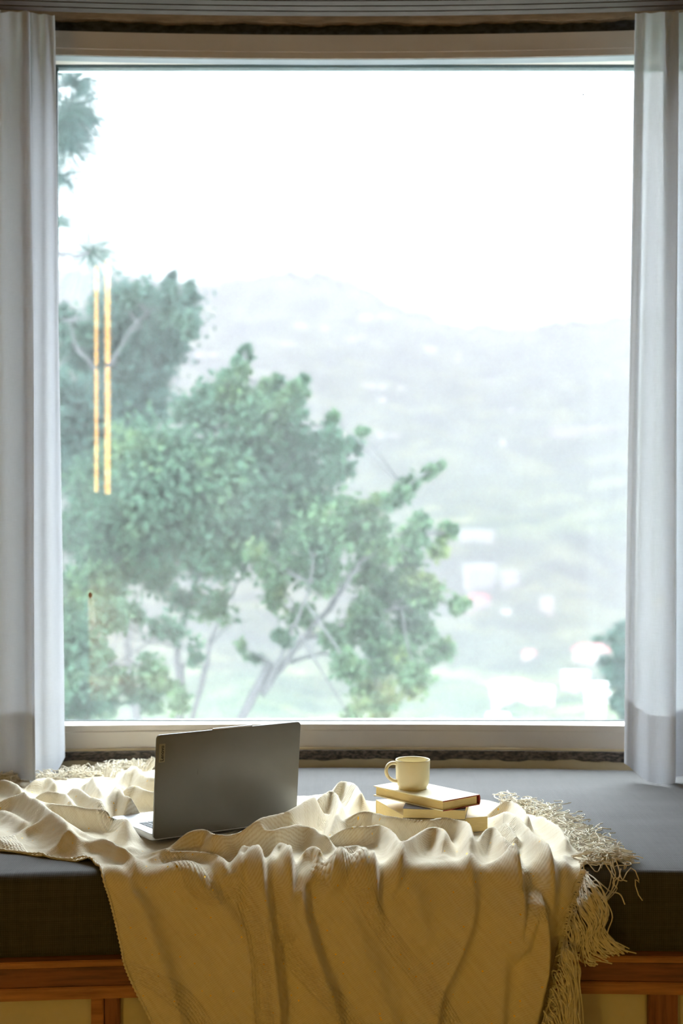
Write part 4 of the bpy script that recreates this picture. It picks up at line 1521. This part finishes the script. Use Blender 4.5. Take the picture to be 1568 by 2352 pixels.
FAR_LABELS = ['largest square pale house on the upper right shoulder of the far hill',
              'flat pale house just right of the square house on the far hill',
              'wide low pale house below and left of the square hill house',
              'short pale house touching the right end of the wide low hill house',
              'long pale house on the far slope midway between summit and right curtain',
              'upper of two tiny pale huts right of the long far slope house',
              'lower of two tiny pale huts right of the long far slope house',
              'broad pale house on the far skyline towards the right curtain',
              'squarest pale house in the small far cluster right of the leafy tips',
              'low wide pale house at the left of the small far cluster',
              'lowest pale house of the small far cluster',
              'rightmost pale house of the small far cluster',
              'tiny pale house up and left of the long white building',
              'tiny pale house down and left of the long white building',
              'wide pale house just under the summit of the far hill',
              'pale house left of the wide one under the far hill summit',
              'tiny pale house far right above the long white building',
              'tiny pale house just above the topmost leafy tips',
              'long thin pale roofline above the rightmost leafy branch',
              'broad pale house glimpsed in the gap between the two left trees',
              'tiniest pale hut alone in the middle of the right slope',
              'topmost pale hut close under the far hill crest',
              'pale house between the summit houses and the leafy tips']
for (X, Y, w, h), lb in zip(FAR, FAR_LABELS):
    house('distant_house', lb, X, Y, w, h, M['house_wall'], M['roof_white'], 0, 0, 'tiny far houses')


# ------------------------------------------------------------------ trees close to the window
def leaves_mesh(C, size, seed, elong=1.7):
    r = np.random.default_rng(seed)
    n = len(C)
    d = r.normal(size=(n, 3)); d /= np.linalg.norm(d, axis=1, keepdims=True)
    u = r.normal(size=(n, 3)); u -= (u * d).sum(1, keepdims=True) * d; u /= np.linalg.norm(u, axis=1, keepdims=True)
    s = size * (0.7 + .6 * r.random((n, 1)))
    nrm = np.cross(d, u)
    p0 = C - d * s * elong * .5
    p1 = C + u * s * .5 + nrm * s * .12
    p2 = C + d * s * elong * .5
    p3 = C - u * s * .5 + nrm * s * .12
    V = np.stack([p0, p1, p2, p3], 1).reshape(-1, 3)
    Q = np.arange(4 * n).reshape(-1, 4)
    return np_mesh(V, Q)


def tree(name, label, D, blobs, branches, leafmat, size, k, seed, group='trees outside the window', depth=1.0):
    r = np.random.default_rng(seed)
    sc = D / F
    base = at(branches[0][0][0][0], branches[0][0][0][1], D)
    gz = CAMZ + D * float(terrain_t(np.array(base[0] / D), np.array(D)))
    root = empty(name, (0, 0, 0)); tag(root, label, 'tree', group)
    C = []
    twigs = []
    pts_all = []
    polys, rads = [], []
    for bi, (pts, r0, r1) in enumerate(branches):
        off = r.normal(0, .35) * depth if bi else 0
        P = []
        for q, (X, Y) in enumerate(pts):
            P.append(at(X, Y, D + off * q / max(1, len(pts) - 1)))
        P = np.array(P)
        if pts[0][1] > 1640:        # reaches the ground below the sill
            dv = P[0] - P[1]; kf = (P[0][2] - gz + .2) / max(.05, -dv[2]); foot = P[0] + np.array([float(np.clip(dv[0] * kf, -2.2, 2.2)), 0, 0]); foot[2] = gz - .2
            P = np.vstack([foot, P])
            rr = np.r_[r0 * 1.25, np.linspace(r0, r1, len(P) - 1)] * .58
        else:
            rr = np.linspace(r0, r1, len(P)) * .6
        n = 5 * len(P)
        Pc = catmull(P, n); Pc += r.normal(0, r1 * .6, Pc.shape)
        polys.append(Pc); rads.append(np.interp(np.linspace(0, 1, n), np.linspace(0, 1, len(rr)), rr))
        pts_all.append(Pc)
    bone = np.concatenate(pts_all)
    for (X, Y, R, dens) in blobs:
        c = at(X, Y, D + r.normal(0, .3) * depth)
        Rm = R * sc
        m = max(6, int(k * dens * R * R))
        nc = max(3, int(R / 9))
        # sub-clusters along twigs
        cc = r.normal(size=(nc, 3)); cc /= np.linalg.norm(cc, axis=1, keepdims=True)
        cc = c + cc * (Rm * (.25 + .65 * r.random((nc, 1)) ** .6)) * np.array([1, .8 * depth, 1])
        w = r.integers(0, nc, m)
        q = cc[w] + r.normal(size=(m, 3)) * Rm * .33 * np.array([1, 1, 1])
        C.append(q)
        j = np.argmin(np.linalg.norm(bone - c, axis=1))
        s0 = bone[j]
        for e in cc[:max(2, nc // 2)]:
            midp = (s0 + e) / 2 + r.normal(0, Rm * .12, 3)
            twigs.append(catmull(np.array([s0, midp, e]), 8))
    link('branches', tubes(polys, rads, 8), M['bark'], root, True)
    link('twigs', tubes(twigs, [np.linspace(.007, .002, 8) * (D / 9) for _ in twigs], 4), M['bark'], root, True)['kind'] = 'stuff'
    f = link('foliage', leaves_mesh(np.concatenate(C), size, seed + 5), leafmat, root)
    f['kind'] = 'stuff'
    return root


T1 = [(330, 740, 95, 1), (205, 800, 75, 1), (400, 705, 36, 1), (392, 662, 16, 1.2), (432, 690, 18, 3), (440, 664, 11, 5), (398, 640, 11, 5), (386, 668, 16, 4), (372, 690, 20, 2), (300, 668, 12, 4), (340, 672, 12, 4), (270, 690, 14, 3), (220, 690, 14, 3), (425, 745, 26, 1.5), (300, 690, 22, 1), (350, 690, 30, 1), (215, 720, 26, 1), (160, 730, 40, .8), (290, 860, 100, 1.1),
      (180, 950, 80, 1.2), (395, 790, 45, 1), (350, 800, 60, 1), (240, 980, 80, 1.2), (180, 1090, 60, 1.2), (320, 930, 60, 1)]
tree('broadleaf_tree', 'blue green tree rising highest behind the left curtain', 11.5, T1,
     [([(318, 1660), (300, 1560), (292, 1450), (272, 1330), (250, 1180), (230, 1020), (240, 880), (300, 760), (390, 670)], .075, .012), ([(240, 880), (180, 800), (160, 740)], .03, .01), ([(230, 1020), (160, 985), (120, 960)], .03, .012),
      ([(300, 760), (360, 740), (430, 690)], .02, .008), ([(285, 1420), (262, 1480), (250, 1540)], .02, .01)], M['leaf_a'], .042, .30, 31)
T2 = [(566, 800, 10, 5), (562, 818, 13, 4), (556, 845, 18, 3), (600, 880, 14, 3), (640, 880, 14, 3), (696, 878, 12, 4), (690, 905, 16, 3), (540, 880, 30, 1.2), (520, 935, 62, 1), (450, 945, 48, 1), (590, 925, 30, 1), (636, 905, 24, 1.2), (686, 895, 18, 1.3), (660, 950, 46, 1.1), (560, 1015, 88, 1.1), (430, 1060, 105, 1.2),
      (330, 1120, 115, 1.3), (230, 1180, 100, 1.3), (300, 1235, 100, 1.2), (420, 1200, 110, 1.2), (540, 1150, 100, 1.1), (650, 1080, 75, 1), (742, 1015, 36, .9), (756, 975, 16, 1), (806, 1015, 28, .8), (700, 1130, 65, .8),
      (780, 1090, 36, .8), (600, 1240, 60, .8), (480, 1280, 60, .8), (200, 1320, 70, 1), (350, 1320, 50, .6), (170, 1230, 50, 1.2), (165, 1420, 40, .8), (420, 1370, 40, .45), (500, 1390, 40, .4)]
tree('broadleaf_tree', 'dense green tree in the middle of the view with forked upper branch', 9.6, T2,
     [([(412, 1660), (414, 1570), (406, 1500), (424, 1420), (450, 1340), (480, 1280), (470, 1180), (420, 1100), (440, 1000), (500, 930), (556, 840)], .048, .008), ([(258, 1086), (300, 1068), (380, 1020), (432, 968), (462, 930)], .026, .012),
      ([(300, 1068), (330, 1108), (342, 1160)], .016, .008), ([(440, 1660), (462, 1570), (484, 1480), (520, 1390), (560, 1320)], .034, .010), ([(480, 1280), (560, 1150), (640, 1040), (686, 900)], .026, .006),
      ([(450, 1340), (438, 1290), (436, 1240)], .02, .01), ([(470, 1180), (360, 1140), (258, 1086)], .026, .02), ([(484, 1480), (520, 1440), (580, 1420)], .015, .006)], M['leaf_b'], .036, .30, 47)
T3 = [(930, 1112, 26, 1.4), (985, 1086, 18, 2), (1015, 1072, 11, 3), (1040, 1215, 12, 3), (1064, 1388, 12, 3), (826, 990, 12, 3), (766, 960, 12, 3), (900, 1140, 28, 1), (870, 1170, 32, .9), (800, 1200, 52, .9), (720, 1240, 60, .9), (880, 1235, 42, 1), (960, 1222, 32, 1), (1012, 1230, 24, 1), (850, 1290, 52, 1),
      (935, 1285, 38, .8), (1000, 1280, 24, .5), (750, 1325, 50, .8), (900, 1365, 55, 1.1), (985, 1365, 45, 1.2), (1042, 1390, 24, 1.2), (830, 1425, 55, 1), (940, 1445, 55, 1.2), (1000, 1480, 34, 1.1), (900, 1520, 55, 1.1), (960, 1560, 38, 1),
      (860, 1580, 46, 1), (760, 1450, 40, .7), (690, 1410, 36, .7), (640, 1360, 40, .6), (800, 1530, 36, .8), (880, 1630, 36, .8), (620, 1290, 40, .7), (690, 1300, 40, .7), (560, 1480, 16, .9), (585, 1505, 18, .9), (640, 1470, 24, .8), (820, 1640, 30, .7)]
tree('broadleaf_tree', 'yellow green tree leaning right on a slanting dark trunk', 8.8, T3,
     [([(548, 1656), (600, 1595), (650, 1525), (692, 1470), (742, 1415), (800, 1330), (860, 1240), (905, 1150), (960, 1095)], .052, .008), ([(612, 1580), (648, 1500), (672, 1440), (705, 1370), (720, 1280)], .028, .008),
      ([(692, 1470), (790, 1440), (900, 1400), (1000, 1380)], .026, .007), ([(742, 1415), (830, 1290), (960, 1225)], .02, .006), ([(650, 1525), (760, 1500), (870, 1530), (950, 1550)], .02, .006)], M['leaf_c'], .033, .28, 59)
T4 = [(190, 1490, 55, 1), (215, 1535, 50, 1), (180, 1600, 60, .9), (260, 1590, 55, .8), (330, 1600, 40, .6), (350, 1530, 36, .5), (380, 1450, 40, .4), (230, 1420, 40, .6), (300, 1400, 36, .5), (390, 1570, 28, .5), (460, 1500, 26, .4), (420, 1620, 30, .5)]
tree('young_tree', 'low dark sapling crowding the bottom left of the pane', 8.0, T4,
     [([(200, 1660), (205, 1560), (200, 1480), (215, 1400)], .03, .01), ([(205, 1560), (300, 1500), (390, 1450)], .016, .006), ([(205, 1560), (270, 1590), (340, 1600)], .016, .006)], M['leaf_b'], .034, .3, 61)
T5 = [(1410, 1480, 24, 1), (1430, 1450, 18, 1), (1395, 1530, 26, .9), (1430, 1560, 34, 1), (1460, 1500, 40, 1), (1420, 1610, 28, .8), (1460, 1620, 40, 1), (1370, 1465, 12, .7), (1500, 1560, 50, 1), (1540, 1480, 50, 1)]
tree('slender_tree', 'small blurred tree half hidden behind the right curtain', 22.0, T5,
     [([(1480, 1660), (1470, 1580), (1450, 1500), (1430, 1450)], .06, .015), ([(1470, 1580), (1420, 1540), (1380, 1470)], .03, .012)], M['leaf_a'], .085, .24, 67)


def build_pine():
    D = 7.6
    root = empty('pine_tree', (0, 0, 0)); tag(root, 'long needled pine reaching in at the upper left of the pane', 'tree', 'trees outside the window')
    r = np.random.default_rng(5)
    tr = [at(-330, 1900, D + .8), at(-320, 1176, D + .8), at(-300, 300, D + .8), at(-290, -300, D + .8)]
    tr[0][2] = -3.3
    tufts = [((206, 580), 70, 90), ((165, 260), 75, 170), ((175, 190), 60, 120), ((150, 330), 60, 110), ((120, 520), 60, 60), ((140, 410), 50, 60), ((110, 150), 70, 90), ((130, 285), 70, 130), ((90, 230), 70, 80)]
    br = [[(-315, 640), (-100, 620), (60, 600), (140, 584), (175, 588), (206, 580)], [(-305, 420), (-100, 330), (60, 290), (165, 260)], [(-305, 380), (-80, 260), (80, 215), (175, 190)], [(60, 290), (110, 320), (150, 330)],
          [(-310, 560), (-60, 540), (120, 520)], [(-60, 480), (60, 430), (140, 410)], [(-80, 260), (20, 190), (110, 150)]]
    P = [catmull(np.array(tr), 30)]; R = [np.linspace(.16, .08, 30)]
    for b in br:
        q = np.array([at(X, Y, D + .8 * (i == 0) + .1 * math.sin(i)) for i, (X, Y) in enumerate(b)])
        n = 8 * len(q)
        P.append(catmull(q, n)); R.append(np.linspace(.026, .007, n))
    link('branches', tubes(P, R, 7), M['bark'], root, True)
    N = []
    sc = D / F
    for (c, L_, n) in tufts:
        c3 = at(c[0], c[1], D)
        for k in range(int(n * 1.3)):
            d = r.normal(size=3) + np.array([.75, 0, .05]); d /= np.linalg.norm(d)
            l = L_ * sc * (.8 + .9 * r.random())
            t = np.linspace(0, 1, 6)[:, None]
            q = c3 - np.array([.02, 0, 0]) * r.random() + d * l * t + np.array([0, 0, -1]) * l * .28 * t ** 2
            N.append(q)
    f = link('needles', tubes(N, [np.linspace(.0030, .0018, 6) for _ in N], 3), M['needle'], root)
    f['kind'] = 'stuff'


build_pine()

# ------------------------------------------------------------------ haze over the valley
hz = box('valley_haze', -2600, 2600, 300, 3200, -700, 560, None)
m, nt, b, out = mat_new('valley_haze')
nt.nodes.remove(b)
SIG, ALB = .0011, (.186, .162, .177)
vs = nt.nodes.new('ShaderNodeVolumeScatter'); vs.inputs['Color'].default_value = (*ALB, 1); vs.inputs['Density'].default_value = SIG; vs.inputs['Anisotropy'].default_value = 0.0
va = nt.nodes.new('ShaderNodeVolumeAbsorption'); va.inputs['Color'].default_value = (*ALB, 1); va.inputs['Density'].default_value = SIG
ad = nt.nodes.new('ShaderNodeAddShader')
nt.links.new(vs.outputs[0], ad.inputs[0]); nt.links.new(va.outputs[0], ad.inputs[1]); nt.links.new(ad.outputs[0], out.inputs['Volume'])
hz.data.materials.append(m)
tag(hz, 'pale mist filling the valley beyond the window', 'haze', kind='stuff')

mist = box('valley_mist', -1500, 1500, 40, 1500, -420, -14, None)
m, nt, b, out = mat_new('valley_mist')
nt.nodes.remove(b)
vs = nt.nodes.new('ShaderNodeVolumeScatter'); vs.inputs['Color'].default_value = (*ALB, 1); vs.inputs['Density'].default_value = .0008
va = nt.nodes.new('ShaderNodeVolumeAbsorption'); va.inputs['Color'].default_value = (*ALB, 1); va.inputs['Density'].default_value = .0008
ad = nt.nodes.new('ShaderNodeAddShader')
nt.links.new(vs.outputs[0], ad.inputs[0]); nt.links.new(va.outputs[0], ad.inputs[1]); nt.links.new(ad.outputs[0], out.inputs['Volume'])
mist.data.materials.append(m)
tag(mist, 'denser white mist lying low over the village', 'haze', kind='stuff')
